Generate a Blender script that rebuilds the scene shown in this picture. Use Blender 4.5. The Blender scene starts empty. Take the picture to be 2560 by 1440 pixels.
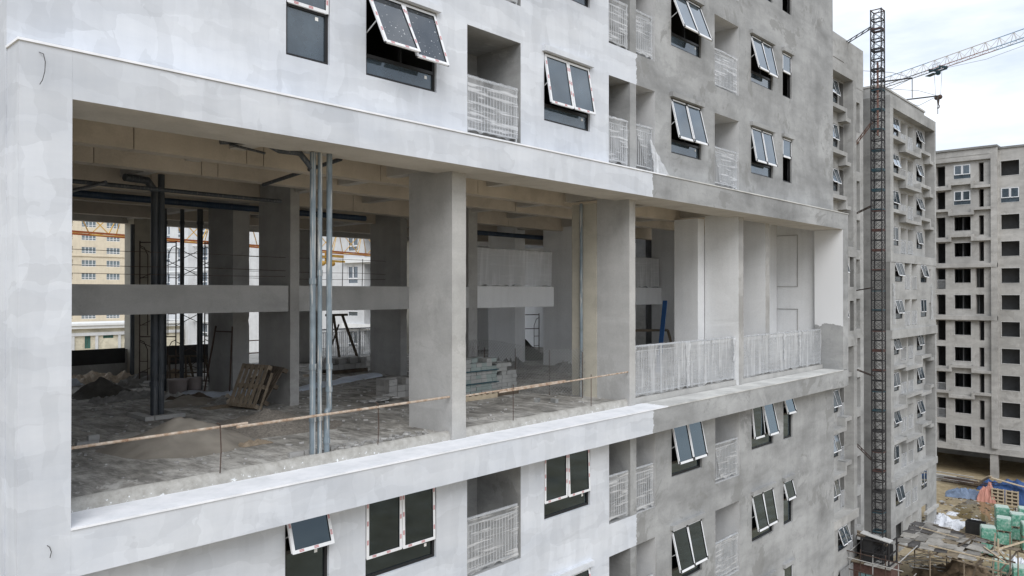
import bpy, bmesh, math, random
from mathutils import Vector, Matrix, noise as mnoise
R = math.radians
rnd = random.Random(7)
SC = bpy.context.scene
COL = SC.collection

# ------------------------------------------------------------------ camera, sky, sun, exposure
YAW = math.atan2(1768, 1918.0)
PITCH = math.atan(12 / 1918.0)
CAM_Z = 20.85
cam_d = bpy.data.cameras.new('camera')
cam = bpy.data.objects.new('camera', cam_d); COL.objects.link(cam)
cam_d.sensor_width = 36.0
cam_d.lens = 36.0 * 1918 / 2560
cam_d.clip_end = 6000
cam.location = (0, 0, CAM_Z)
fwd = Vector((math.cos(YAW) * math.cos(PITCH), math.sin(YAW) * math.cos(PITCH), math.sin(PITCH)))
cam.rotation_euler = fwd.to_track_quat('-Z', 'Y').to_euler()
SC.camera = cam

SUN_DIR = Vector((-0.50, -0.56, 0.66)).normalized()     # towards the sun
world = bpy.data.worlds.new('World'); SC.world = world; world.use_nodes = True
wt = world.node_tree; wt.nodes.clear()
wo = wt.nodes.new('ShaderNodeOutputWorld'); bg = wt.nodes.new('ShaderNodeBackground')
sky = wt.nodes.new('ShaderNodeTexSky'); sky.sky_type = 'NISHITA'; sky.sun_disc = False
sky.sun_elevation = math.asin(SUN_DIR.z); sky.sun_rotation = math.atan2(SUN_DIR.x, SUN_DIR.y)
sky.air_density = 1.0; sky.dust_density = 2.0
wtc = wt.nodes.new('ShaderNodeTexCoord')
wmap = wt.nodes.new('ShaderNodeMapping'); wmap.inputs['Scale'].default_value = (1.6, 1.6, 7.0)
wmap.inputs['Rotation'].default_value = (0.22, -0.12, 0.4)
wn = wt.nodes.new('ShaderNodeTexNoise'); wn.inputs['Scale'].default_value = 2.1; wn.inputs['Detail'].default_value = 7; wn.inputs['Roughness'].default_value = 0.55
wr = wt.nodes.new('ShaderNodeValToRGB')
wr.color_ramp.elements[0].position = 0.36; wr.color_ramp.elements[0].color = (5.5, 6.15, 7.1, 1)
wr.color_ramp.elements[1].position = 0.60; wr.color_ramp.elements[1].color = (8.3, 8.6, 9.1, 1)
wmx = wt.nodes.new('ShaderNodeMix'); wmx.data_type = 'RGBA'; wmx.inputs[0].default_value = 0.90
L = wt.links.new
L(wtc.outputs['Generated'], wmap.inputs[0]); L(wmap.outputs[0], wn.inputs['Vector']); L(wn.outputs['Fac'], wr.inputs[0])
L(sky.outputs[0], wmx.inputs[6]); L(wr.outputs[0], wmx.inputs[7]); L(wmx.outputs[2], bg.inputs[0]); L(bg.outputs[0], wo.inputs[0])
bg.inputs[1].default_value = 0.10
sun_d = bpy.data.lights.new('sun', 'SUN'); sun_d.energy = 1.3; sun_d.angle = R(36); sun_d.color = (1.0, 0.99, 0.98)
sun = bpy.data.objects.new('sun', sun_d); COL.objects.link(sun)
sun.rotation_euler = (-SUN_DIR).to_track_quat('-Z', 'Y').to_euler()
SC.view_settings.view_transform = 'Standard'; SC.view_settings.look = 'None'
SC.view_settings.exposure = 0.60; SC.view_settings.gamma = 1.0; SC.view_settings.use_curve_mapping = False
try:
    SC.cycles.use_denoising = True
    SC.cycles.max_bounces = 12; SC.cycles.diffuse_bounces = 10; SC.cycles.transparent_max_bounces = 24
    SC.cycles.sample_clamp_indirect = 6
except Exception:
    pass

# ------------------------------------------------------------------ materials
class NT:
    def __init__(s, name):
        s.m = bpy.data.materials.new(name); s.m.use_nodes = True
        s.t = s.m.node_tree; s.t.nodes.clear()
        s.out = s.n('ShaderNodeOutputMaterial')
        s.pos = s.n('ShaderNodeNewGeometry').outputs['Position']
    def n(s, ty, **kw):
        x = s.t.nodes.new(ty)
        for k, v in kw.items(): setattr(x, k, v)
        return x
    def l(s, a, b): s.t.links.new(a, b)
    def put(s, node, i, v):
        if v is None: return
        if hasattr(v, 'is_linked'): s.l(v, node.inputs[i])
        else: node.inputs[i].default_value = v
    def math(s, op, a, b=None, c=None):
        x = s.n('ShaderNodeMath', operation=op); s.put(x, 0, a); s.put(x, 1, b); s.put(x, 2, c); return x.outputs[0]
    def map(s, scale, rot=(0, 0, 0), vec=None):
        x = s.n('ShaderNodeMapping'); s.l(vec or s.pos, x.inputs[0]); x.inputs['Scale'].default_value = scale; x.inputs['Rotation'].default_value = rot
        return x.outputs[0]
    def noise(s, scale, detail=4, vec=None, rough=0.55, dist=0.0):
        x = s.n('ShaderNodeTexNoise'); s.l(vec or s.pos, x.inputs['Vector'])
        x.inputs['Scale'].default_value = scale; x.inputs['Detail'].default_value = detail
        x.inputs['Roughness'].default_value = rough; x.inputs['Distortion'].default_value = dist
        return x.outputs['Fac']
    def ramp(s, fac, stops):
        x = s.n('ShaderNodeValToRGB'); s.l(fac, x.inputs[0]); e = x.color_ramp.elements
        while len(e) < len(stops): e.new(0.5)
        for i, (p, c) in enumerate(stops):
            e[i].position = p; e[i].color = (c, c, c, 1) if not hasattr(c, '__len__') else (*c[:3], 1)
        return x.outputs[0]
    def mix(s, fac, a, b, blend='MIX'):
        x = s.n('ShaderNodeMix', data_type='RGBA', blend_type=blend)
        s.put(x, 0, fac)
        for i, v in ((6, a), (7, b)):
            if hasattr(v, 'is_linked'): s.l(v, x.inputs[i])
            else: x.inputs[i].default_value = (*v[:3], 1)
        return x.outputs[2]
    def sep(s):
        x = s.n('ShaderNodeSeparateXYZ'); s.l(s.pos, x.inputs[0]); return x.outputs
    def finish(s, color, rough=0.8, metal=0.0, bump=None, bs=0.3, bd=0.01, spec=0.3):
        b = s.n('ShaderNodeBsdfPrincipled')
        if hasattr(color, 'is_linked'): s.l(color, b.inputs['Base Color'])
        else: b.inputs['Base Color'].default_value = (*color[:3], 1)
        s.put(b, 'Roughness', rough); b.inputs['Metallic'].default_value = metal
        b.inputs['Specular IOR Level'].default_value = spec
        if bump is not None:
            bn = s.n('ShaderNodeBump'); bn.inputs['Strength'].default_value = bs; bn.inputs['Distance'].default_value = bd
            s.l(bump, bn.inputs['Height']); s.l(bn.outputs[0], b.inputs['Normal'])
        s.l(b.outputs[0], s.out.inputs[0])
        return s.m

def mul(c, k): return tuple(x * k for x in c)

def plain(name, c, rough=0.6, metal=0.0, var=0.12, scale=3.0, spec=0.3):
    n = NT(name); f = n.noise(scale, 5)
    return n.finish(n.ramp(f, [(0.25, mul(c, 1 - var)), (0.75, mul(c, 1 + var))]), rough, metal, n.noise(scale * 14, 3), 0.15, 0.004, spec)

def plaster_nodes(n, c, contrast=0.25, big=0.35, warm=0.0):
    """grey cement plaster: cloudy patches, darker trowel bands along the floors, fine grain"""
    f1 = n.noise(big, 6, rough=0.62, dist=0.4)
    f2 = n.noise(1.0, 6, vec=n.map((0.5, 0.5, 1.6)), rough=0.6)
    f3 = n.noise(1.0, 4, vec=n.map((2.2, 2.2, 0.22)))
    a = n.ramp(f1, [(0.28, mul(c, 1 - contrast)), (0.5, c), (0.72, mul(c, 1 + contrast * 0.6))])
    b = n.ramp(f2, [(0.30, 1 - contrast * 0.65), (0.5, 1.0), (0.64, 1.0 + contrast * 0.35)])
    d = n.ramp(f3, [(0.30, 0.88), (0.55, 1.0)])
    x = n.mix(1.0, a, b, 'MULTIPLY'); x = n.mix(0.7, x, d, 'MULTIPLY')
    # sharp edged damp patches
    f4 = n.noise(0.55, 8, rough=0.68, dist=0.8)
    p = n.ramp(f4, [(0.575, 0.0), (0.60, 1.0)])
    x = n.mix(n.math('MULTIPLY', p, min(0.6, contrast * 1.6)), x, mul((c[0] * 0.98, c[1] * 0.97, c[2] * 0.94), 0.68))
    f5 = n.noise(0.42, 8, vec=n.map((1, 1, 1), (1.0, 2.0, 0.5)), rough=0.66, dist=0.6)
    p2 = n.ramp(f5, [(0.60, 0.0), (0.635, 1.0)])
    x = n.mix(n.math('MULTIPLY', p2, min(0.5, contrast * 1.4)), x, mul(c, 1.32))
    f6 = n.noise(1.5, 9, vec=n.map((1.0, 1.0, 1.3), (0.4, 0.2, 1.1)), rough=0.72, dist=1.0)
    p3 = n.ramp(f6, [(0.54, 0.0), (0.575, 1.0)])
    x = n.mix(n.math('MULTIPLY', p3, min(0.35, contrast)), x, mul(c, 0.80))
    g = n.ramp(n.noise(28, 3), [(0.3, 0.95), (0.7, 1.04)])
    return n.mix(1.0, x, g, 'MULTIPLY')

def plaster(name, c, contrast=0.25, big=0.35, rough=0.9):
    n = NT(name)
    return n.finish(plaster_nodes(n, c, contrast, big), rough, 0, n.noise(18, 5), 0.18, 0.006, 0.2)

def paint_nodes(n, c):
    """roller-applied white primer: overlapping rectangular strokes, thin greyish spots"""
    w = n.n('ShaderNodeTexNoise'); n.l(n.pos, w.inputs['Vector']); w.inputs['Scale'].default_value = 2.2; w.inputs['Detail'].default_value = 3
    wv = n.n('ShaderNodeVectorMath', operation='SCALE'); n.l(w.outputs['Color'], wv.inputs[0]); wv.inputs['Scale'].default_value = 0.30
    av = n.n('ShaderNodeVectorMath', operation='ADD'); n.l(n.pos, av.inputs[0]); n.l(wv.outputs[0], av.inputs[1])
    outs = []
    for sc, lo in (((0.9, 0.9, 3.4), 0.925), ((3.2, 3.2, 0.8), 0.935), ((0.35, 0.35, 1.2), 0.93)):
        v = n.n('ShaderNodeTexVoronoi', distance='CHEBYCHEV'); n.l(n.map(sc, vec=av.outputs[0]), v.inputs['Vector']); v.inputs['Scale'].default_value = 1.0
        sx = n.n('ShaderNodeSeparateColor'); n.l(v.outputs['Color'], sx.inputs[0])
        outs.append(n.ramp(sx.outputs[0], [(0.0, lo), (1.0, 1.03)]))
    x = n.mix(1.0, (*c,), outs[0], 'MULTIPLY'); x = n.mix(1.0, x, outs[1], 'MULTIPLY'); x = n.mix(1.0, x, outs[2], 'MULTIPLY')
    f = n.ramp(n.noise(0.8, 7, vec=n.map((0.6, 0.6, 1.5)), rough=0.65), [(0.3, (0.86, 0.875, 0.90)), (0.62, (1, 1, 1))])
    x = n.mix(1.0, x, f, 'MULTIPLY')
    f = n.ramp(n.noise(1.0, 5, vec=n.map((5, 5, 0.5))), [(0.3, 0.94), (0.6, 1.0)])
    return n.mix(0.8, x, f, 'MULTIPLY')

WHITE = (0.632, 0.655, 0.692)
GREY = (0.312, 0.316, 0.316)
def facade_mat():
    n = NT('facade_paint_over_plaster')
    x, y, z = n.sep()
    wob = n.noise(1.0, 6, vec=n.map((1.2, 1.2, 6.5)), rough=0.7)
    edge = n.math('ADD', x, n.math('MULTIPLY', n.math('SUBTRACT', wob, 0.5), 0.34))
    m = n.math('LESS_THAN', edge, 16.95)
    col = n.mix(m, plaster_nodes(n, GREY, 0.38), paint_nodes(n, WHITE))
    return n.finish(col, 0.85, 0, n.noise(22, 5), 0.14, 0.005, 0.25)
M_FACADE = facade_mat()
M_GREY = plaster('grey_cement_plaster', GREY, 0.38)
def two_tone():
    n = NT('stained_white_wall')
    x, y, z = n.sep()
    wob = n.noise(3.0, 7, rough=0.7)
    m = n.math('GREATER_THAN', n.math('ADD', z, n.math('MULTIPLY', wob, 0.5)), 19.85)
    return n.finish(n.mix(m, plaster_nodes(n, GREY, 0.35), (0.71, 0.72, 0.735)), 0.85, 0, n.noise(20, 4), 0.1, 0.004, 0.2)
M_TWO = two_tone()
M_WHITEP = plaster('interior_white_plaster', (0.70, 0.71, 0.72), 0.06, 0.3)
M_RECESS = plaster('balcony_primer', (0.50, 0.505, 0.51), 0.14, 0.8)
M_WHITE_LIFT = plaster('lifted_white_plaster', (0.82, 0.83, 0.84), 0.05, 0.3)  # same white plaster, paler to make up for light missing in the middle bay
M_CONC = plaster('bare_concrete', (0.37, 0.365, 0.355), 0.26, 0.6)
M_CONCL = plaster('pale_concrete_edge', (0.42, 0.415, 0.40), 0.18, 0.8)
M_SOFF = plaster('soffit_concrete', (0.52, 0.50, 0.47), 0.15, 0.5)
M_TAN = plaster('formwork_concrete', (0.53, 0.475, 0.41), 0.16, 0.5)
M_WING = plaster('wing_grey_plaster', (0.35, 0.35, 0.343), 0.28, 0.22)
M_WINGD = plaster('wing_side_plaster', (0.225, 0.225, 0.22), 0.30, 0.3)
M_B3 = plaster('far_block_plaster', (0.395, 0.385, 0.367), 0.28, 0.2)
M_TRIM = plaster('pale_plaster_trim', (0.52, 0.52, 0.51), 0.08, 0.6)
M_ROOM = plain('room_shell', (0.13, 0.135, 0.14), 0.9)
M_BLOCKWALL = plain('block_wall', (0.17, 0.172, 0.175), 0.9)
def floor_mat():
    n = NT('dusty_slab_concrete')
    a = n.ramp(n.noise(0.55, 9, rough=0.7, dist=0.6), [(0.32, (0.17, 0.163, 0.15)), (0.47, (0.30, 0.288, 0.265)), (0.58, (0.43, 0.416, 0.39)), (0.7, (0.30, 0.288, 0.265))])
    v = n.map((3.4, 1.0, 1.0), (0, 0, 0.75))
    b = n.ramp(n.noise(1.3, 8, vec=v, rough=0.75), [(0.40, 0.62), (0.52, 1.0), (0.62, 1.3)])
    c = n.ramp(n.noise(9, 6, rough=0.7), [(0.35, 0.85), (0.6, 1.08)])
    x = n.mix(1.0, a, b, 'MULTIPLY'); x = n.mix(1.0, x, c, 'MULTIPLY')
    p = n.ramp(n.noise(0.9, 9, vec=n.map((1.6, 0.9, 1), (0, 0, 0.6)), rough=0.72, dist=0.3), [(0.585, 0.0), (0.62, 1.0)])
    x = n.mix(n.math('MULTIPLY', p, 0.7), x, (0.62, 0.61, 0.58))
    return n.finish(x, 0.92, 0, n.noise(11, 8), 0.5, 0.02, 0.15)
M_FLOOR = floor_mat()
M_TERRACE_LIT = plaster('lit_terrace_floor', (0.56, 0.54, 0.50), 0.25, 0.8)  # slab concrete painted paler to carry the daylight on the open terrace
def ledge_mat():
    n = NT('ledge_top_paint')
    x, y, z = n.sep()
    m = n.math('LESS_THAN', n.math('ADD', x, n.math('MULTIPLY', n.noise(4, 5), 0.6)), 17.9)
    w = n.ramp(n.noise(2.2, 7, rough=0.7), [(0.3, (0.68, 0.70, 0.73)), (0.6, (0.83, 0.84, 0.87))])
    g = n.ramp(n.noise(1.1, 8, rough=0.72), [(0.35, (0.42, 0.42, 0.41)), (0.6, (0.62, 0.62, 0.60))])
    return n.finish(n.mix(m, g, w), 0.85, 0, n.noise(20, 5), 0.15, 0.005, 0.2)
M_LEDGE = ledge_mat()
def curb_mat():
    n = NT('rough_mortar_curb')
    x, y, z = n.sep()
    g = n.ramp(n.noise(6, 7, rough=0.7), [(0.35, (0.30, 0.29, 0.265)), (0.62, (0.43, 0.42, 0.395))])
    sp = n.ramp(n.noise(15, 6, rough=0.65), [(0.60, 0.0), (0.66, 1.0)])
    lo = n.math('LESS_THAN', n.math('ADD', z, n.math('MULTIPLY', n.noise(1.5, 3), 0.14)), 18.03)
    return n.finish(n.mix(n.math('MULTIPLY', sp, lo), g, (0.75, 0.77, 0.79)), 0.95, 0, n.noise(30, 6), 0.6, 0.02, 0.1)
M_CURB = curb_mat()
def col_mat(name, c):
    n = NT(name)
    x = plaster_nodes(n, c, 0.16, 0.9)
    d = n.ramp(n.noise(1.1, 7, rough=0.7, dist=0.5), [(0.56, 0.0), (0.70, 1.0)])
    x = n.mix(n.math('MULTIPLY', d, 0.35), x, mul(c, 0.55))
    return n.finish(x, 0.9, 0, n.noise(24, 5), 0.22, 0.006, 0.2)
M_COL = col_mat('column_skim_plaster', (0.44, 0.44, 0.435))
M_COLD = col_mat('column_raw_concrete', (0.36, 0.355, 0.345))
M_COLB = col_mat('column_form_concrete', (0.47, 0.445, 0.38))
M_ALU = plain('dark_window_aluminium', (0.018, 0.018, 0.019), 0.4, 0.0, 0.2)
M_TAPE = plain('white_protective_tape', (0.72, 0.73, 0.75), 0.5, 0, 0.06, 12)
M_RED = plain('red_tape_print', (0.46, 0.13, 0.14), 0.6)
M_STICK = plain('white_sticker', (0.85, 0.85, 0.83), 0.6)
def glass_mat(name, tint, refl=(0.9, 0.95, 1.0), base=(0.012, 0.016, 0.02), trans=0.35, spots=False):
    n = NT(name)
    tr = n.n('ShaderNodeBsdfTransparent'); tr.inputs[0].default_value = (*tint, 1)
    df = n.n('ShaderNodeBsdfDiffuse'); df.inputs[0].default_value = (*base, 1)
    if spots:
        v = n.noise(26, 2, rough=0.4); k = n.ramp(v, [(0.70, 0.0), (0.73, 1.0)])
        dust_sky_tone = n.ramp(n.noise(3, 6), [(0.3, (0.02, 0.024, 0.03)), (0.7, (0.06, 0.065, 0.072))])
        n.l(n.mix(k, dust_sky_tone, (0.8, 0.8, 0.8)), df.inputs[0])
    else:
        dust_sky_tone = n.ramp(n.noise(1.3, 6, rough=0.6), [(0.3, mul(base, 0.7)), (0.7, mul(base, 1.8))]); n.l(dust_sky_tone, df.inputs[0])
    m1 = n.n('ShaderNodeMixShader'); m1.inputs[0].default_value = 1 - trans; n.l(tr.outputs[0], m1.inputs[1]); n.l(df.outputs[0], m1.inputs[2])
    gl = n.n('ShaderNodeBsdfGlossy'); gl.inputs[0].default_value = (*refl, 1); gl.inputs['Roughness'].default_value = 0.03
    bp = n.n('ShaderNodeBump'); bp.inputs['Strength'].default_value = 0.03; bp.inputs['Distance'].default_value = 0.02; n.l(n.noise(1.6, 2), bp.inputs['Height']); n.l(bp.outputs[0], gl.inputs['Normal'])
    fr = n.n('ShaderNodeFresnel'); fr.inputs[0].default_value = 1.52
    m2 = n.n('ShaderNodeMixShader'); n.l(n.math('MINIMUM', n.math('MULTIPLY', fr.outputs[0], 1.75), 0.95), m2.inputs[0]); n.l(m1.outputs[0], m2.inputs[1]); n.l(gl.outputs[0], m2.inputs[2])
    n.l(m2.outputs[0], n.out.inputs[0]); return n.m
M_GLASS = glass_mat('sky_toned_glass', (0.35, 0.42, 0.48), base=(0.06, 0.08, 0.098), trans=0.3)  # blue-grey diffuse base paints in part of the sky reflection
M_GLASSD = glass_mat('spattered_glass', (0.35, 0.40, 0.45), trans=0.25, spots=True)
M_GLASSC = glass_mat('dark_clear_glass', (0.42, 0.47, 0.46), base=(0.012, 0.017, 0.019), trans=0.5, refl=(0.72, 0.88, 1.0))  # same glass for the lower panes, without the painted sky tone
M_STEEL = plain('white_railing_steel', (0.44, 0.45, 0.46), 0.5, 0, 0.08)
def film_mat(name, lo, hi, ang, vert):
    """stretched wrapping film: faint haze with a few bright wrinkles"""
    n = NT(name)
    a = n.ramp(n.noise(1.0, 3, vec=n.map((1.2, 1.2, 16.0), (0, ang, 0)), rough=0.5, dist=0.5), [(0.54, 0.0), (0.62, 0.6), (0.75, 1.0)])
    b = n.ramp(n.noise(1.0, 3, vec=n.map((7.0, 7.0, 0.7), (0, ang * 0.2, 0)), rough=0.5, dist=0.3), [(0.50, 0.0), (0.66, 1.0)])
    c = n.noise(1.7, 3)
    f = n.math('ADD', n.math('MULTIPLY', a, 1 - vert), n.math('MULTIPLY', b, vert))
    f = n.math('ADD', n.math('MULTIPLY', f, 0.75), n.math('MULTIPLY', n.ramp(c, [(0.35, 0.0), (0.65, 1.0)]), 0.25))
    k = n.ramp(f, [(0.0, lo), (0.75, hi)])
    tr = n.n('ShaderNodeBsdfTransparent'); tr.inputs[0].default_value = (0.95, 0.96, 0.97, 1)
    pb = n.n('ShaderNodeBsdfPrincipled'); pb.inputs['Base Color'].default_value = (0.64, 0.65, 0.665, 1); pb.inputs['Roughness'].default_value = 0.3
    mx = n.n('ShaderNodeMixShader'); n.l(k, mx.inputs[0]); n.l(tr.outputs[0], mx.inputs[1]); n.l(pb.outputs[0], mx.inputs[2])
    n.l(mx.outputs[0], n.out.inputs[0]); return n.m
M_FILM = film_mat('clear_wrapping_film', 0.16, 0.78, 0.5, 0.12)
M_FILMW = film_mat('bunched_white_film', 0.45, 0.95, 0.2, 0.7)
M_FILMP = film_mat('dusty_wrapping_film', 0.58, 0.85, 0.15, 0.6)
M_FILM3 = film_mat('clear_wrapping_film_slack', 0.12, 0.70, -0.7, 0.2)
M_FILM2 = film_mat('clear_wrapping_film_thin', 0.26, 0.60, -0.2, 0.8)
def pipe_mat(name, c, drip):
    n = NT(name)
    f = n.ramp(n.noise(1.0, 6, vec=n.map((26, 26, 0.9)), rough=0.7), [(0.53, 0.0), (0.60, 1.0)])
    g = n.ramp(n.noise(2.4, 5), [(0.35, mul(c, 0.75)), (0.65, mul(c, 1.2))])
    return n.finish(n.mix(n.math('MULTIPLY', f, drip), g, (0.50, 0.49, 0.46)), 0.5, 0, None, spec=0.4)
M_PIPE = pipe_mat('grey_blue_pvc', (0.165, 0.205, 0.235), 0.85)
M_PIPED = pipe_mat('dark_pvc', (0.05, 0.058, 0.068), 0.14)
M_PIPEB = pipe_mat('deep_blue_pvc', (0.02, 0.04, 0.075), 0.05)
def rust_mat():
    n = NT('rusty_tube')
    f = n.noise(9, 6, rough=0.7)
    return n.finish(n.ramp(f, [(0.30, (0.19, 0.10, 0.06)), (0.45, (0.36, 0.27, 0.20)), (0.64, (0.52, 0.455, 0.385))]), 0.8, 0, n.noise(40, 4), 0.3, 0.003)
M_RUST = rust_mat()
M_RUSTD = plain('dark_rusty_steel', (0.075, 0.05, 0.04), 0.8, 0, 0.4, 6)
M_WOOD = plain('weathered_pallet_wood', (0.24, 0.195, 0.145), 0.9, 0, 0.35, 5)
M_WOODP = plain('pale_pallet_wood', (0.48, 0.40, 0.29), 0.9, 0, 0.2, 5)
M_WOODD = plain('dark_timber', (0.10, 0.08, 0.06), 0.9, 0, 0.35, 5)
M_BRICK = plain('grey_cement_block', (0.25, 0.255, 0.25), 0.95, 0, 0.25, 2.5)
M_BRICKG = plain('greenish_cement_block', (0.20, 0.235, 0.228), 0.95, 0, 0.25, 2.5)
M_SAND = plain('damp_sand', (0.27, 0.245, 0.21), 1.0, 0, 0.25, 1.8)
M_GRAV = plain('fine_gravel', (0.22, 0.20, 0.175), 1.0, 0, 0.45, 22)
M_SOIL = plain('dark_heap_soil', (0.10, 0.095, 0.085), 1.0, 0, 0.35, 4)
M_SACK = plain('beige_woven_sack', (0.50, 0.43, 0.35), 0.95, 0, 0.3, 5)
M_SACKG = plain('grey_sack', (0.24, 0.235, 0.225), 0.95, 0, 0.3, 5)
M_SHEET = plain('pale_blue_sheet', (0.55, 0.60, 0.68), 0.6, 0, 0.12, 3)
M_BUCKET = plain('grey_plastic_tub', (0.22, 0.19, 0.18), 0.7, 0, 0.2)
M_TARPD = plain('black_tarpaulin', (0.025, 0.025, 0.026), 0.6, 0, 0.3)
M_CHAIN = plain('galvanised_wire', (0.30, 0.31, 0.31), 0.5, 0.3)
M_BLUE = plain('blue_painted_steel', (0.03, 0.10, 0.26), 0.5)
M_CABLE = plain('black_cable', (0.08, 0.08, 0.082), 0.7)
M_ORANGE = plain('orange_crane_paint', (0.42, 0.13, 0.05), 0.55, 0, 0.15)
M_YELLOW = plain('yellow_crane_paint', (0.62, 0.38, 0.09), 0.55, 0, 0.15)
M_YB = plaster('cream_render', (0.64, 0.57, 0.45), 0.10, 0.12)
M_YBW = plain('cream_window_glass', (0.16, 0.20, 0.22), 0.3)
M_OLD = plaster('peeling_cream_render', (0.58, 0.54, 0.43), 0.30, 0.5)
M_MAST_D = plain('dark_mast_steel', (0.030, 0.029, 0.031), 0.6)
M_MAST_R = plain('rusty_mast_steel', (0.075, 0.04, 0.036), 0.7)
M_MAST_T = plain('teal_mast_steel', (0.022, 0.055, 0.07), 0.6)
M_JIB_R = plain('dull_red_jib_steel', (0.30, 0.17, 0.14), 0.6)
M_JIB_W = plain('pale_jib_steel', (0.52, 0.48, 0.44), 0.6)
M_JIB_B = plain('blue_jib_steel', (0.20, 0.32, 0.44), 0.6)
M_TARPB = plain('blue_tarpaulin', (0.03, 0.075, 0.20), 0.5, 0, 0.3, 1.5)
M_TARPG = plain('blue_grey_tarpaulin', (0.16, 0.21, 0.30), 0.6, 0, 0.3, 1.5)
M_PINK = plain('salmon_tarpaulin', (0.50, 0.24, 0.19), 0.6, 0, 0.15, 1.5)
M_GREENW = None
def green_mat():
    n = NT('green_printed_wrap')
    f = n.ramp(n.noise(5.0, 4, rough=0.6), [(0.36, (0.07, 0.24, 0.17)), (0.52, (0.16, 0.36, 0.28)), (0.64, (0.36, 0.48, 0.42))])
    return n.finish(f, 0.35, 0, n.noise(10, 4), 0.2, 0.01, 0.4)
M_GREENW = green_mat()
M_GREENT = plain('pale_green_wrap_top', (0.48, 0.58, 0.53), 0.45, 0, 0.15, 4)
M_WHITESACK = plain('white_sack', (0.60, 0.62, 0.66), 0.7, 0, 0.15, 3)
def shed_mat(name, c):
    n = NT(name)
    a = n.ramp(n.noise(1.6, 8, rough=0.7), [(0.3, mul(c, 0.55)), (0.5, c), (0.7, mul(c, 1.45))])
    return n.finish(a, 0.95, 0, n.noise(12, 6), 0.4, 0.02)
M_SHED = [shed_mat('roof_sheet_pale', (0.30, 0.285, 0.26)), shed_mat('roof_sheet_grey', (0.20, 0.19, 0.175)), shed_mat('roof_sheet_dark', (0.095, 0.09, 0.088)), shed_mat('roof_sheet_brown', (0.20, 0.165, 0.12))]
M_BRICKW = plain('red_brick_wall', (0.105, 0.06, 0.052), 0.9, 0, 0.25, 6)
M_TEAL = plain('teal_pane', (0.17, 0.27, 0.29), 0.35)
M_CORR = plain('corrugated_grey_sheet', (0.22, 0.225, 0.23), 0.6)
def ground_mat():
    n = NT('muddy_ground')
    a = n.ramp(n.noise(0.16, 9, rough=0.66, dist=0.5), [(0.32, (0.18, 0.14, 0.085)), (0.48, (0.33, 0.265, 0.165)), (0.62, (0.41, 0.345, 0.24)), (0.74, (0.45, 0.40, 0.33))])
    b = n.ramp(n.noise(2.2, 7, rough=0.7), [(0.35, 0.75), (0.6, 1.1)])
    return n.finish(n.mix(1.0, a, b, 'MULTIPLY'), n.ramp(n.noise(0.2, 6), [(0.4, 0.45), (0.6, 0.95)]), 0, n.noise(2.5, 8), 0.6, 0.08, 0.3)
M_GROUND = ground_mat()
def water_mat():
    n = NT('brown_puddle_water')
    return n.finish(n.ramp(n.noise(0.4, 5), [(0.3, (0.15, 0.115, 0.055)), (0.7, (0.235, 0.185, 0.10))]), 0.07, 0, n.noise(3, 3), 0.03, 0.02, 0.5)
M_WATER = water_mat()

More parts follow.
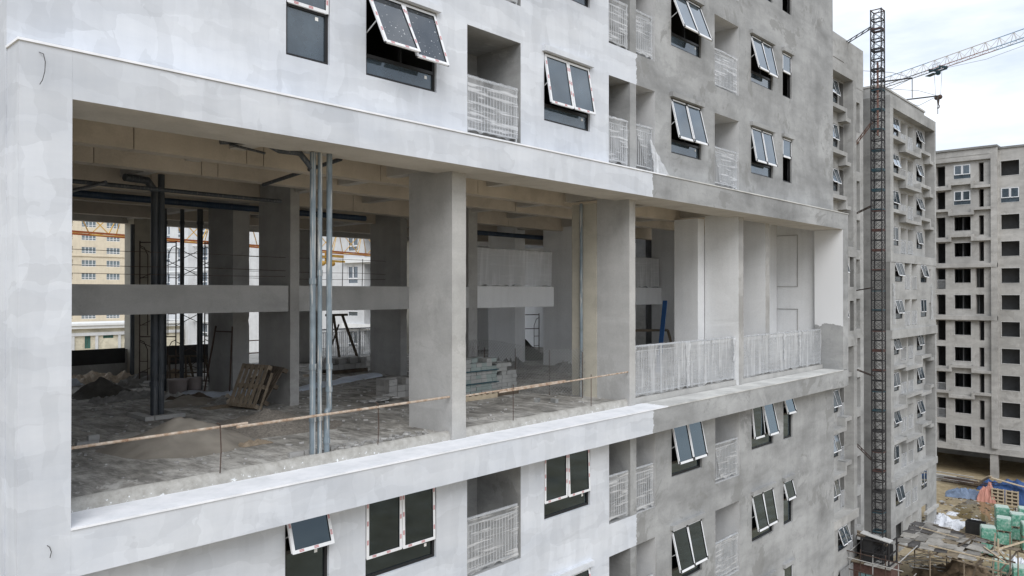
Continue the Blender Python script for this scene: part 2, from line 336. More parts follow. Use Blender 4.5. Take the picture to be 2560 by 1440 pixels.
# ------------------------------------------------------------------ mesh helpers
class MB:
    def __init__(s): s.v = []; s.f = []; s.m = []; s.sm = []
    def rough_col(s, x0, x1, y0, y1, z0, z1, amp=0.007, front=1, side=0):
        """column with slightly uneven, chipped vertical arrises"""
        n = max(8, int((z1 - z0) * 7)); rings = []
        for k in range(n + 1):
            z = z0 + (z1 - z0) * k / n; r = []
            for i, (x, y) in enumerate(((x0, y0), (x1, y0), (x1, y1), (x0, y1))):
                j = mnoise.noise(Vector((x * 3.1, y * 2.7, z * 2.2))) * amp + max(0.0, mnoise.noise(Vector((x * 5.1 + i, y * 3.7, z * 5.5))) - 0.38) * amp * 7
                dx, dy = (1 if x == x0 else -1), (1 if y == y0 else -1)
                r.append((x + dx * abs(j), y + dy * j * 0.6, z))
            rings.append(r)
        vs = [v for r in rings for v in r]
        fs, mi = [], []
        for k in range(n):
            for i in range(4):
                a, b = k * 4 + i, k * 4 + (i + 1) % 4; s_ = (a, b, b + 4, a + 4)
                fs.append(s_); mi.append(front if i == 0 else side)
        o = len(s.v); s.v += vs
        for f, m_ in zip(fs, mi): s.f.append([q + o for q in f]); s.m.append(m_); s.sm.append(False)
        s.f.append([o + n * 4 + q for q in range(4)]); s.m.append(side); s.sm.append(False)
        return s
    def add(s, vs, fs, mi=0, smooth=False):
        o = len(s.v); s.v += [tuple(v) for v in vs]
        for f in fs: s.f.append([i + o for i in f]); s.m.append(mi); s.sm.append(smooth)
        return s
    def box(s, x0, x1, y0, y1, z0, z1, mi=0):
        if x0 > x1: x0, x1 = x1, x0
        if y0 > y1: y0, y1 = y1, y0
        if z0 > z1: z0, z1 = z1, z0
        v = [(x0, y0, z0), (x1, y0, z0), (x1, y1, z0), (x0, y1, z0), (x0, y0, z1), (x1, y0, z1), (x1, y1, z1), (x0, y1, z1)]
        return s.add(v, [(0, 3, 2, 1), (4, 5, 6, 7), (0, 1, 5, 4), (1, 2, 6, 5), (2, 3, 7, 6), (3, 0, 4, 7)], mi)
    def obox(s, mat, sx, sy, sz, mi=0):
        v = [mat @ Vector((a * sx / 2, b * sy / 2, c * sz / 2)) for c in (-1, 1) for a, b in ((-1, -1), (1, -1), (1, 1), (-1, 1))]
        return s.add(v, [(0, 3, 2, 1), (4, 5, 6, 7), (0, 1, 5, 4), (1, 2, 6, 5), (2, 3, 7, 6), (3, 0, 4, 7)], mi)
    def bar(s, p, q, w, h=None, mi=0):
        p = Vector(p); q = Vector(q); d = q - p; ln = d.length
        if ln < 1e-6: return s
        h = h or w
        return s.obox(Matrix.Translation((p + q) / 2) @ d.to_track_quat('Z', 'Y').to_matrix().to_4x4(), w, h, ln, mi)
    def tube(s, p, q, r, n=8, mi=0, r2=None):
        p = Vector(p); q = Vector(q); d = q - p
        m = d.to_track_quat('Z', 'Y').to_matrix(); r2 = r if r2 is None else r2
        vs = []
        for c, rr in ((p, r), (q, r2)):
            for k in range(n):
                a = 2 * math.pi * k / n; vs.append(c + m @ Vector((math.cos(a) * rr, math.sin(a) * rr, 0)))
        s.add(vs, [(k, (k + 1) % n, n + (k + 1) % n, n + k) for k in range(n)], mi, True)
        s.add(vs, [tuple(range(n))[::-1], tuple(range(n, 2 * n))], mi)
        return s
    def path(s, pts, r, n=8, mi=0):
        pts = [Vector(p) for p in pts]
        for a, b in zip(pts, pts[1:]): s.tube(a, b, r, n, mi)
        for p in pts[1:-1]: s.ball(p, r * 1.03, mi)
        return s
    def ball(s, c, r, mi=0, n=8, sc=(1, 1, 1)):
        vs = []; c = Vector(c); rows = 5
        for i in range(rows + 1):
            t = math.pi * i / rows
            for k in range(n):
                a = 2 * math.pi * k / n
                vs.append(c + Vector((math.sin(t) * math.cos(a) * r * sc[0], math.sin(t) * math.sin(a) * r * sc[1], math.cos(t) * r * sc[2])))
        return s.add(vs, [(i * n + k, i * n + (k + 1) % n, (i + 1) * n + (k + 1) % n, (i + 1) * n + k) for i in range(rows) for k in range(n)], mi, True)
    def grid(s, fn, nu, nv, mi=0, smooth=True):
        vs = [fn(i / nu, j / nv) for j in range(nv + 1) for i in range(nu + 1)]
        return s.add(vs, [(j * (nu + 1) + i, j * (nu + 1) + i + 1, (j + 1) * (nu + 1) + i + 1, (j + 1) * (nu + 1) + i) for j in range(nv) for i in range(nu)], mi, smooth)
    def wall(s, axis, at, u0, u1, z0, z1, holes, depth, mi=0, cell=None, zg=True):
        """wall sheet with openings and reveals; axis 'y': u is x, 'x': u is y; depth goes into the building"""
        us = sorted({u0, u1, *[min(max(h[0], u0), u1) for h in holes], *[min(max(h[1], u0), u1) for h in holes]})
        zs = sorted({z0, z1, *[min(max(h[2], z0), z1) for h in holes], *[min(max(h[3], z0), z1) for h in holes]})
        P = (lambda u, d, z: (u, at + d, z)) if axis == 'y' else (lambda u, d, z: (at + d, u, z))
        for a, b in zip(us, us[1:]):
            run = None
            for c, d in zip(zs, zs[1:]):
                mu, mz = (a + b) / 2, (c + d) / 2
                if any(h[0] < mu < h[1] and h[2] < mz < h[3] for h in holes): continue
                k = mi if cell is None else cell(mu, mz)
                s.add([P(a, 0, c), P(b, 0, c), P(b, 0, d), P(a, 0, d)], [(0, 1, 2, 3)], k)
        for h in holes:
            a, b, c, d = h[:4]; dp = h[4] if len(h) > 4 else depth; k = h[5] if len(h) > 5 else mi
            for q in ([P(a, 0, c), P(a, dp, c), P(a, dp, d), P(a, 0, d)], [P(b, 0, c), P(b, 0, d), P(b, dp, d), P(b, dp, c)],
                      [P(a, 0, c), P(b, 0, c), P(b, dp, c), P(a, dp, c)], [P(a, 0, d), P(a, dp, d), P(b, dp, d), P(b, 0, d)]):
                s.add(q, [(0, 1, 2, 3)], k)
        return s
    def mesh(s, name, mats):
        me = bpy.data.meshes.new(name); me.from_pydata(s.v, [], s.f)
        for m in (mats if isinstance(mats, (list, tuple)) else [mats]): me.materials.append(m)
        me.polygons.foreach_set('material_index', s.m); me.polygons.foreach_set('use_smooth', s.sm); me.update()
        return me

WL = {}
def wloc(o): return WL.get(o.name, Vector((0, 0, 0)))
def link(name, data, parent=None, at=(0, 0, 0), rot=None):
    """object at world location 'at' (parents are never rotated unless rot is given to a local frame)"""
    o = bpy.data.objects.new(name, data); COL.objects.link(o)
    at = Vector(at); WL[o.name] = at
    if parent is not None: o.parent = parent; o.location = at - wloc(parent)
    else: o.location = at
    if rot is not None: o.rotation_euler = rot
    return o
def part(name, mb, mats, parent=None, at=None, rot=None, kind=None):
    at = (wloc(parent) if parent is not None else Vector((0, 0, 0))) if at is None else Vector(at)
    me = mb.mesh(name, mats)
    o = link(name, me, parent, at, rot)
    if kind: o['kind'] = kind
    return o
def wpart(name, mb, mats, parent, kind=None):
    """mesh given in world coordinates, origin moved to the parent's base"""
    b = wloc(parent); mb.v = [(v[0] - b.x, v[1] - b.y, v[2] - b.z) for v in mb.v]
    return part(name, mb, mats, parent, b, None, kind)
def tag(o, label, cat, group=None):
    o['label'] = label; o['category'] = cat
    if group: o['group'] = group
    return o
def thing(name, at, label, cat, group=None, rot=None):
    return tag(link(name, None, None, at, rot), label, cat, group)
def solo(name, mb, mats, at, label, cat, group=None):
    """single-mesh thing from world coordinates"""
    at = Vector(at); mb.v = [(v[0] - at.x, v[1] - at.y, v[2] - at.z) for v in mb.v]
    return tag(link(name, mb.mesh(name, mats), None, at), label, cat, group)
def structure(name, mb, mats):
    o = link(name, mb.mesh(name, mats)); o['kind'] = 'structure'; return o
def nz(x, y, z=0.0): return mnoise.noise(Vector((x, y, z)))
def copy_tree(src, at, label=None, group=None, rotz=0.0, cat=None):
    c = src.copy(); COL.objects.link(c); c.location = at; c.rotation_euler = (0, 0, rotz); WL[c.name] = Vector(at)
    if label: c['label'] = label
    if group: c['group'] = group
    for ch in [o for o in bpy.data.objects if o.parent == src]:
        d = ch.copy(); COL.objects.link(d); d.parent = c
        for g in [o for o in bpy.data.objects if o.parent == ch]:
            e = g.copy(); COL.objects.link(e); e.parent = d
    return c

# ------------------------------------------------------------------ ground
g = MB(); g.grid(lambda u, v: ((u - 0.5) * 5000, (v - 0.5) * 5000, 0.0), 8, 8, 0, False)
structure('ground', g, M_GROUND)
def blob(cx, cy, rx, ry, seed, z, n=40, rot=0.0):
    m = MB(); vs = [(cx, cy, z)]
    for k in range(n):
        a = 2 * math.pi * k / n; r = 1 + 0.35 * nz(math.cos(a) * 1.6 + seed, math.sin(a) * 1.6, seed)
        x, y = math.cos(a) * rx * r, math.sin(a) * ry * r
        vs.append((cx + x * math.cos(rot) - y * math.sin(rot), cy + x * math.sin(rot) + y * math.cos(rot), z))
    m.add(vs, [(0, 1 + k, 1 + (k + 1) % n) for k in range(n)]); return m
structure('puddle', blob(85.0, 16.4, 4.6, 2.9, 3.1, 0.03), M_WATER)

# ------------------------------------------------------------------ main apartment block
YW = 11.2          # upper / lower wall plane
YF = 10.7          # frame front plane
X0, X1 = 2.77, 30.88
APT = thing('apartment_building', (16.8, 19.6, 0), 'nearest apartment block, half painted white, with a huge open two-storey framed hall', 'building')
WIN = {'A': (6.70, 7.54), 'B': (8.30, 9.98), 'D': (13.22, 14.94), 'G': (18.69, 20.38), 'I': (23.65, 25.30), 'J': (26.12, 26.90)}
BAL = {'C': (10.81, 12.43), 'E': (15.72, 16.66), 'F': (16.94, 17.85), 'H': (21.20, 22.78)}
def rows_for(base, up, n): return [base + 3.0 * k * (1 if up else -1) for k in range(n)]
UP_S = rows_for(24.75, True, 3); LO_S = rows_for(15.72, False, 3)

def facade(zlo, zhi, sills):
    holes = []
    for s in sills:
        for a, b in WIN.values(): holes.append((a, b, s, s + 1.55, 0.16))
        for k, (a, b) in BAL.items(): holes.append((a, b, s - 0.64, s + 1.55, 1.35, 2 if k in 'FH' else 1))
    holes = [(h[0], h[1], max(h[2], zlo), min(h[3], zhi), *h[4:]) for h in holes if h[3] > zlo and h[2] < zhi]
    def cell(u, z):
        if 16.66 < u < 16.94 and any(s - 0.66 < z < s + 1.56 for s in sills): return 1
        return 0
    m = MB(); m.wall('y', YW, X0, X1, zlo, zhi, holes, 0.16, 0, cell)
    # recess of every balcony: back wall
    for h in holes:
        if len(h) > 5: m.add([(h[0], YW + 1.35, h[2]), (h[1], YW + 1.35, h[2]), (h[1], YW + 1.35, h[3]), (h[0], YW + 1.35, h[3])], [(0, 1, 2, 3)], h[5])
    return m
m = facade(23.90, 34.0, UP_S); wpart('wall', m, [M_FACADE, M_GREY, M_RECESS], APT)
m = facade(3.0, 17.6, LO_S); wpart('wall', m, [M_FACADE, M_GREY, M_RECESS], APT)
m = MB(); m.box(X0, X0 + 0.2, YW + 0.003, 28.3, 0, 34); wpart('wall', m, M_FACADE, APT)
m = MB(); m.box(X1 - 0.2, X1, YW + 0.003, 28.3, 0, 17.6); m.box(X1 - 0.2, X1, YW + 0.003, 28.3, 23.9, 34); m.box(X0, X1, 28.1, 28.3, 0, 17.7); m.box(X0, X1, 28.1, 28.3, 24.0, 34); wpart('wall', m, M_GREY, APT)
m = MB(); m.box(X0, X1, YW, 28.3, 33.9, 34.2); wpart('roof', m, M_CONC, APT)
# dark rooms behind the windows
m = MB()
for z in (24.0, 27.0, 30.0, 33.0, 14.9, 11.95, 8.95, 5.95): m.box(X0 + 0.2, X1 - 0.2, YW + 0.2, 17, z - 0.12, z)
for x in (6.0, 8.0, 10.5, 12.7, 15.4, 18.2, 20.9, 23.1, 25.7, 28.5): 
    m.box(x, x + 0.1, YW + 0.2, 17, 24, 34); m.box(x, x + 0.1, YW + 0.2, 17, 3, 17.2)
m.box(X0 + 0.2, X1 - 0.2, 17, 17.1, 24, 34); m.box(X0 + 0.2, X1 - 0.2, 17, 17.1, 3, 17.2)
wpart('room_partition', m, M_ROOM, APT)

# frame round the open storeys
def fbox(name, *b, mat=M_FACADE): m = MB(); m.box(*b); return wpart(name, m, mat, APT)
XFL, XFR = 2.78, 31.07
m = MB()   # top band: front face paint, soffit concrete
m.add([(3.371, YF, 23.31), (XFR, YF, 23.31), (XFR, YF, 23.92), (3.371, YF, 23.92)], [(0, 1, 2, 3)])
m.add([(XFR, YF, 23.31), (XFR, YW + 0.6, 23.31), (XFR, YW + 0.6, 23.92), (XFR, YF, 23.92)], [(0, 1, 2, 3)])
m.add([(3.371, YF, 23.31), (3.371, 11.85, 23.31), (XFR, 11.85, 23.31), (XFR, YF, 23.31)], [(0, 1, 2, 3)], 1)
m.add([(3.371, 11.85, 23.31), (3.371, 11.85, 23.85), (XFR, 11.85, 23.85), (XFR, 11.85, 23.31)], [(0, 1, 2, 3)], 1)
m.add([(3.371, YF, 23.92), (XFR, YF, 23.92), (XFR, YW + 0.05, 23.92), (XFL, YW + 0.05, 23.92)], [(0, 1, 2, 3)], 1)
wpart('frame_band', m, [M_FACADE, M_SOFF], APT)
m = MB(); m.box(XFL - 0.02, XFR + 0.02, YF - 0.022, YW - 0.002, 23.925, 23.955); wpart('drip_ledge', m, M_LEDGE, APT)
m = MB()
m.add([(3.371, YF, 17.24), (XFR, YF, 17.24), (XFR, YF, 17.84), (3.371, YF, 17.84)], [(0, 1, 2, 3)])
m.add([(3.371, YF, 17.24), (3.371, YW + 0.1, 17.24), (XFR, YW + 0.1, 17.24), (XFR, YF, 17.24)], [(0, 1, 2, 3)], 1)
m.add([(XFR, YF, 17.24), (XFR, YW + 0.6, 17.24), (XFR, YW + 0.6, 17.84), (XFR, YF, 17.84)], [(0, 1, 2, 3)])
wpart('frame_band', m, [M_FACADE, M_FACADE], APT)
m = MB(); m.box(XFL + 0.59, XFR - 0.57, YF - 0.02, 11.46, 17.842, 17.872); m.box(3.371, XFR, YF + 0.002, 11.46, 17.82, 17.842); wpart('ledge_top', m, M_LEDGE, APT)
m = MB(); m.box(XFL, 3.37, YF, 12.4, 3.0, 23.924); wpart('frame_pillar', m, M_FACADE, APT)
m = MB(); m.box(30.5, 31.06, YF - 0.001, 11.8, 17.874, 23.305); m.m[-4] = 1; wpart('frame_pillar', m, [M_TWO, M_GREY], APT)

# open hall slabs
m = MB(); m.box(X0 + 0.2, X1, 11.60, 34.0, 17.7, 18.0); wpart('floor_slab', m, M_FLOOR, APT)
m = MB(); m.box(X0 + 0.2, X1, 11.86, 28.6, 23.85, 23.99); wpart('ceiling_slab', m, M_SOFF, APT)
m = MB(); m.box(X0 + 0.2, X1, 28.7, 34.0, 18.0005, 18.012); wpart('terrace_lit_sheet', m, M_TERRACE_LIT, APT)  # thin pale sheet over the slab, brightness put into its colour
def curb(x0, x1):
    m = MB(); n = int((x1 - x0) * 5)
    def f(u, v):
        x = x0 + (x1 - x0) * u
        prof = [(11.44, 17.865), (11.46, 17.99), (11.52, 18.055), (11.60, 18.04), (11.70, 17.99)]
        i = min(int(v * 4 + 1e-6), 4); y, z = prof[i]
        return (x, y + 0.02 * nz(x * 3, i), z + 0.018 * nz(x * 2.3, i * 3.1, 5))
    m.grid(f, n, 4, 0, True); return wpart('curb', m, M_CURB, APT)
curb(3.37, 17.0)
m = MB(); m.box(17.2, 23.15, 11.49, 11.72, 17.86, 18.03); m.box(23.5, 30.5, 11.49, 11.72, 17.86, 18.03); wpart('curb', m, M_CONCL, APT)

# columns: x0,x1,y0,y1,material of side, material of front
COLS = [(10.58, 10.97, 11.40, 12.75, M_COL), (16.92, 17.2, 11.40, 12.45, M_COL), (23.15, 23.5, 11.40, 12.6, M_WHITEP), (26.03, 26.36, 11.8, 12.65, M_WHITEP),
        (10.42, 10.68, 17.2, 18.75, M_COLD), (10.60, 11.1, 20.5, 22.0, M_COLD), (16.72, 17.0, 20.6, 22.3, M_COLD), (16.75, 17.15, 17.3, 18.4, M_COLD),
        (10.60, 11.4, 27.5, 28.3, M_COLB), (4.2, 4.6, 27.6, 28.3, M_COLB), (16.9, 17.9, 27.4, 28.3, M_COLD), (23.2, 23.9, 27.6, 28.3, M_COLB),
        (22.95, 23.57, 21.0, 22.5, M_WHITE_LIFT), (23.2, 23.6, 18.0, 19.7, M_WHITE_LIFT)]
for c in COLS:
    m = MB(); m.rough_col(c[0], c[1], c[2], c[3], 18.001 if c[2] > 11.45 else 17.874, 23.849); wpart('column', m, [c[4], M_CONCL if c[4] is M_COL else M_CONC if c[4] is M_WHITEP else c[4]], APT)
# beige formed section behind the second front column and its pipe
m = MB(); m.box(16.9, 17.15, 12.46, 13.3, 18.001, 23.3); wpart('column', m, M_COLB, APT)
m = MB(); m.box(22.72, 23.15, 12.62, 13.5, 18.001, 23.3); wpart('column', m, M_WHITEP, APT)
# beams along the facade and across
for y, w, zb, mt in ((13.5, 0.3, 23.28, M_TAN), (15.35, 0.3, 23.26, M_TAN), (18.7, 0.35, 23.25, M_TAN), (22.0, 0.3, 23.3, M_TAN), (25.2, 0.3, 23.25, M_TAN), (28.0, 0.3, 23.27, M_SOFF)):
    x = X0 + 0.25
    cuts = [X0 + 0.25, 5.2, 7.25, 7.6, 10.4, 13.4, 16.8, 20.1, 23.2, 26.6, X1 - 0.25]
    for a, b in zip(cuts, cuts[1:]):      # cast sections with open joints
        m = MB(); m.box(a + 0.008, b - 0.008, y, y + w, zb, 23.849); wpart('beam', m, mt, APT)
for x in (6.9, 10.55, 13.7, 16.85, 20.0, 23.1, 26.3):
    ys = [11.86, 13.498, 15.348, 18.698, 21.998, 25.198, 27.998]; ws = [0, 0.302, 0.302, 0.352, 0.302, 0.302]
    for k in range(6):
        m = MB(); m.box(x, x + 0.28, ys[k] + ws[k] + 0.002, ys[k + 1] - 0.002, 23.40 if x in (10.55, 16.85, 23.1) else 23.52, 23.848); wpart('beam', m, M_SOFF, APT)
# mezzanine edge beams (z 20.4 - 21.05)
m = MB(); m.box(X0 + 0.3, 10.40, 17.25, 17.55, 20.38, 21.03); wpart('mezzanine_beam', m, M_COL, APT)
m = MB(); m.box(10.7, 16.74, 17.25, 17.55, 20.38, 21.03); wpart('mezzanine_beam', m, M_COL, APT)
m = MB(); m.box(17.16, 21.8, 18.0, 18.25, 20.35, 21.07); wpart('mezzanine_beam', m, M_WHITE_LIFT, APT)
m = MB(); m.box(25.4, 29.2, 18.0, 18.25, 20.35, 21.07); wpart('mezzanine_beam', m, M_WHITEP, APT)
# interior walls on the right
m = MB(); m.box(29.2, 29.4, 13.6, 18.5, 18.001, 23.848); wpart('interior_wall', m, M_WHITEP, APT)
m = MB(); m.box(29.402, X1 - 0.2, 13.42, 13.49, 18.001, 23.848); wpart('interior_wall', m, M_WHITEP, APT)
m = MB(); m.box(25.5, 29.2, 20.0, 20.2, 18.001, 23.848); wpart('interior_wall', m, M_ROOM, APT)  # dark colour stands in for the unlit void behind the mezzanine
for b_ in ((25.5, 28.9, 27.0, 27.2, 18.001, 23.2), (30.60, 30.675, 20.3, 28.05, 18.001, 23.2)):
    m = MB(); m.box(*b_); wpart('interior_wall', m, M_WHITE_LIFT, APT)  # pale end panel stands in for a sky-lit wall
m = MB(); m.box(30.70, 30.86, 11.75, 13.5, 18.001, 23.848); wpart('interior_wall', m, M_WHITEP, APT)
for z0, z1 in ((18.05, 20.2), (21.1, 23.2)):      # recessed panels of the end wall: thin frames
    m = MB()
    for a, b, c, d in ((12.55, 13.45, z0, z0 + 0.02), (12.55, 13.45, z1 - 0.02, z1), (12.55, 12.57, z0, z1)): m.box(30.675, 30.70, a, b, c, d)
    wpart('wall_panel', m, M_CONC, APT)
# back side: parapet with black tarpaulin, back railing
m = MB(); m.box(X0 + 0.3, 10.6, 28.05, 28.25, 18.001, 18.9); m.box(11.4, 13.9, 28.05, 28.25, 18.001, 18.9); wpart('parapet', m, M_CONC, APT)

# ------------------------------------------------------------------ window builder
SASH = {}; PANE = {}; FRAME = {}
def sash_mesh(w, h, style):
    k = (round(w, 2), round(h, 2), style)
    if k not in SASH:
        m = MB(); t = 0.055
        for a in (((-w / 2, 0, -h), (-w / 2 + t, 0.04, 0)), ((w / 2 - t, 0, -h), (w / 2, 0.04, 0)), ((-w / 2 + t, 0, -h), (w / 2 - t, 0.04, -h + t)), ((-w / 2 + t, 0, -t), (w / 2 - t, 0.04, 0))):
            m.box(a[0][0], a[1][0], a[0][1], a[1][1], a[0][2], a[1][2], 0)
        e = 0.004
        if style == 'print':     # full white film with small red print
            q = [((-w / 2, -w / 2 + t), (-h, 0)), ((w / 2 - t, w / 2), (-h, 0)), ((-w / 2 + t, w / 2 - t), (-h, -h + t)), ((-w / 2 + t, w / 2 - t), (-t, 0))]
        else:                    # film only between dark corners
            q = [((-w / 2 + 0.008, -w / 2 + t - 0.008), (-h + 0.09, -0.08)), ((w / 2 - t + 0.008, w / 2 - 0.008), (-h + 0.09, -0.08)), ((-w / 2 + 0.07, w / 2 - 0.07), (-h - 0.004, -h + t + 0.005)), ((-w / 2 + t, w / 2 - t), (-t + 0.006, -0.006))]
        for (a, b), (c, d) in q: m.box(a, b, -e, -0.001, c, d, 1)
        # film wraps the outer edges too
        m.box(-w / 2 - 0.004, -w / 2 - 0.001, 0, 0.03, -h + 0.02, -0.02, 1); m.box(-w / 2 + 0.03, w / 2 - 0.03, 0, 0.03, -h - 0.004, -h - 0.001, 1)
        if style == 'print':
            r2 = random.Random(int(w * 100 + h * 10))
            for sx in (-1, 1):
                z = -0.16
                while z > -h + 0.15:
                    for o in (-0.012, 0.008): m.box(sx * (w / 2 - t / 2) + o - 0.006, sx * (w / 2 - t / 2) + o + 0.006, -e - 0.002, -e - 0.0005, z - 0.085, z, 2)
                    z -= r2.uniform(0.26, 0.4)
            x = -w / 2 + 0.13
            while x < w / 2 - 0.18:
                for o in (0.012, 0.034): m.box(x, x + 0.085, -e - 0.002, -e - 0.0005, -h + o, -h + o + 0.013, 2)
                x += r2.uniform(0.24, 0.36)
        SASH[k] = m.mesh('sash', [M_ALU, M_TAPE, M_RED]); 
        p = MB(); p.box(-w / 2 + t - 0.004, w / 2 - t + 0.004, 0.016, 0.022, -h + t - 0.004, -t + 0.004); 
        PANE[k] = (p.mesh('pane', M_GLASS), p.mesh('pane', M_GLASSD), p.mesh('pane', M_GLASSC))
    return SASH[k], PANE[k], k
def window(parent, x0, x1, z0, z1, y, sashes, split, style='print', stick=True, spat=0, frame_m=None):
    """sashes: list of (xa, xb, za, zb, open_deg); split: list of fixed panes (xa, xb, za, zb)"""
    fm = MB(); t = 0.05; d = 0.07
    fm.box(x0, x0 + t, y, y + d, z0, z1); fm.box(x1 - t, x1, y, y + d, z0, z1); fm.box(x0 + t, x1 - t, y, y + d, z0, z0 + t); fm.box(x0 + t, x1 - t, y, y + d, z1 - t, z1)
    for (xa, xb, za, zb) in split:
        if zb < z1 - 0.1: fm.box(x0 + t, x1 - t, y - 0.004, y + d - 0.004, zb - 0.005, zb + 0.055)
        if za > z0 + 0.1: fm.box(x0 + t, x1 - t, y - 0.004, y + d - 0.004, za - 0.055, za)
    for (xa, xb, za, zb, op) in sashes[:-1]:
        if len(sashes) > 1: fm.box(xb - 0.02, xb + 0.02, y + 0.002, y + d - 0.002, za, zb)
    base = ((x0 + x1) / 2, y, z0)
    fm.v = [(v[0] - base[0], v[1] - base[1], v[2] - base[2]) for v in fm.v]
    w = part('window', fm, frame_m or M_ALU, parent, base)
    for (xa, xb, za, zb) in split:
        p = MB(); p.box(xa + t, xb - t, y + 0.03, y + 0.036, za + 0.04, zb - 0.004); wpart('pane', p, M_GLASSC if spat == 2 else M_GLASS, w)
        if stick:
            sx = xb - 0.24; p = MB(); p.box(sx, sx + 0.06, y + 0.026, y + 0.029, zb - 0.11, zb - 0.05); wpart('sticker', p, M_STICK, w)
    for (xa, xb, za, zb, op) in sashes:
        sm, pm, k = sash_mesh(xb - xa, zb - za, style)
        at = ((xa + xb) / 2, y - 0.045, zb); rot = (-R(op), 0, 0)
        link('sash', sm, w, at, rot)
        link('pane', pm[spat], w, at, rot)
        if op > 2:   # friction stay
            s = MB(); h = zb - za
            for x in (xa + 0.02, xb - 0.02):
                s.bar((x, y + 0.02, za + 0.35 * h), (x, y - 0.045 - math.sin(R(op)) * h * 0.55, zb - math.cos(R(op)) * h * 0.55), 0.012, 0.02)
            wpart('stay', s, M_STEEL, w)
    return w
def hood(x0, x1, z, mat): 
    m = MB(); m.box(x0 - 0.07, x1 + 0.05, YW - 0.10, YW - 0.002, z, z + 0.13); return wpart('window_hood', m, mat, APT)

RB = random.Random(11)
OPEN_UP = {('B', 0): (27, 19), ('D', 0): (10, 10), ('D', 1): (12, 12), ('G', 0): (13, 13), ('G', 1): (19, 18), ('I', 0): (12, 11), ('I', 1): (14, 14)}
OPEN_LO = {('B', 0): (0, 1), ('D', 0): (0, 2), ('G', 0): (12, 11), ('G', 1): (13, 13), ('I', 0): (5, 13), ('I', 1): (13, 12), ('J', 0): (17,), ('J', 1): (15,), ('A', 0): (18,)}
def place_windows(sills, openmap, upper):
    for r, s in enumerate(sills):
        for k, (a, b) in WIN.items():
            if k in 'AB' and r > 0: continue
            if k == 'D' and r > 1: continue
            y = YW + 0.055; top = s + 1.55
            style = 'print' if b < 16 else 'plain'
            if k in 'BDGI':
                ops = tuple((o + RB.uniform(-2.5, 2.5) if o > 4 else o) for o in openmap.get((k, r), (RB.uniform(8, 16),) * 2)); mid = (a + b) / 2
                window(APT, a + 0.004, b - 0.004, s + 0.004, top - 0.004, y, [(a + 0.03, mid - 0.004, s + 0.36, top - 0.03, ops[0]), (mid + 0.004, b - 0.03, s + 0.36, top - 0.03, ops[1])], [(a, b, s, s + 0.35)], style, b < 22, spat=(1 if k == 'B' else 0) if upper else 2)
                if upper or r > 0: hood(a, b, top + 0.005, M_FACADE)
            elif k == 'A':
                op = openmap.get((k, r), (0,))[0]
                window(APT, a + 0.004, b - 0.004, s + 0.004, top - 0.004, y, [(a + 0.02, b - 0.02, s + 0.87, top - 0.02, op)], [(a, b, s, s + 0.84)], style, True, spat=0 if upper else 2)
            else:
                op = openmap.get((k, r), (0,))[0]
                window(APT, a + 0.004, b - 0.004, s + 0.004, top - 0.004, y, [(a + 0.02, b - 0.02, s + 0.87, top - 0.02, op)], [] if upper else [(a, b, s, s + 0.84)], style, False, spat=0 if upper else 2)
                if upper or r > 0: hood(a, b, top + 0.005, M_FACADE)
place_windows(UP_S, OPEN_UP, True)
place_windows(LO_S, OPEN_LO, False)

# ------------------------------------------------------------------ railings
def film_sheet(x0, x1, y, z0, z1, seed, sag=0.05, cut=None, nx=26, nzv=18):
    """crumpled wrapping film in front of a railing, bunched over the handrail; returns MB in world coordinates"""
    m = MB()
    def f(u, v):
        x = x0 + (x1 - x0) * u; z = z0 + (z1 - z0) * v
        w = 0.022 * nz(x * 5 + seed, z * 1.6) + 0.007 * nz(x * 13 + z * 7, z * 9 - x * 5, seed)
        zz = z + 0.10 * max(0.0, 1 - v * 4) * nz(x * 5 + seed, 3.3) + 0.05 * max(0.0, v * 4 - 3) * nz(x * 7 + seed, 1.1)
        if cut:       # film torn away: pull one side across
            x = x0 + (x1 - x0) * (u + (1 - u) * cut * max(0.0, 1 - v * 1.1))
        return (x + 0.03 * nz(z * 5, x * 3, seed), y - 0.03 - abs(w) - 0.05 * max(0.0, v - 0.9) * 10 * 0.4, zz)
    m.grid(f, nx, nzv)
    def g2(u, v):   # roll bunched along the handrail
        x = x0 + (x1 - x0) * u; a = v * 2 * math.pi; r = 0.035 + 0.016 * nz(x * 9, a, seed)
        return (x, y - 0.005 + math.cos(a) * r, z1 + 0.005 + math.sin(a) * r)
    m.grid(g2, nx, 6)
    return m
def railing(parent, x0, x1, y, z0, h, seed, film=M_FILM, gap=0.09, cut=None, wrap=True, post=None, bars=True):
    m = MB()
    m.bar((x0, y, z0 + h), (x1, y, z0 + h), 0.045, 0.045); m.bar((x0, y, z0 + h - 0.13), (x1, y, z0 + h - 0.13), 0.025); m.bar((x0, y, z0 + 0.08), (x1, y, z0 + 0.08), 0.03)
    n = max(1, int(round((x1 - x0) / (post or 9))))
    for k in range(n + 1):
        x = x0 + 0.03 + (x1 - x0 - 0.06) * k / n; m.box(x - 0.02, x + 0.02, y - 0.02, y + 0.02, z0, z0 + h - 0.022)
    k = int((x1 - x0) / gap)
    for i in range(1, k): 
        x = x0 + (x1 - x0) * i / k; m.box(x - 0.009, x + 0.009, y - 0.009, y + 0.009, z0 + 0.095, z0 + h - 0.142)
    base = ((x0 + x1) / 2, y, z0)
    m.v = [(v[0] - base[0], v[1] - base[1], v[2] - base[2]) for v in m.v]
    r = part('railing', m, M_STEEL, parent, base)
    if wrap: wpart('plastic_wrap', film_sheet(x0 + 0.01, x1 - 0.01, y - 0.01, z0 + 0.03, z0 + h, seed, cut=cut), film, r)
    return r
sd = 0
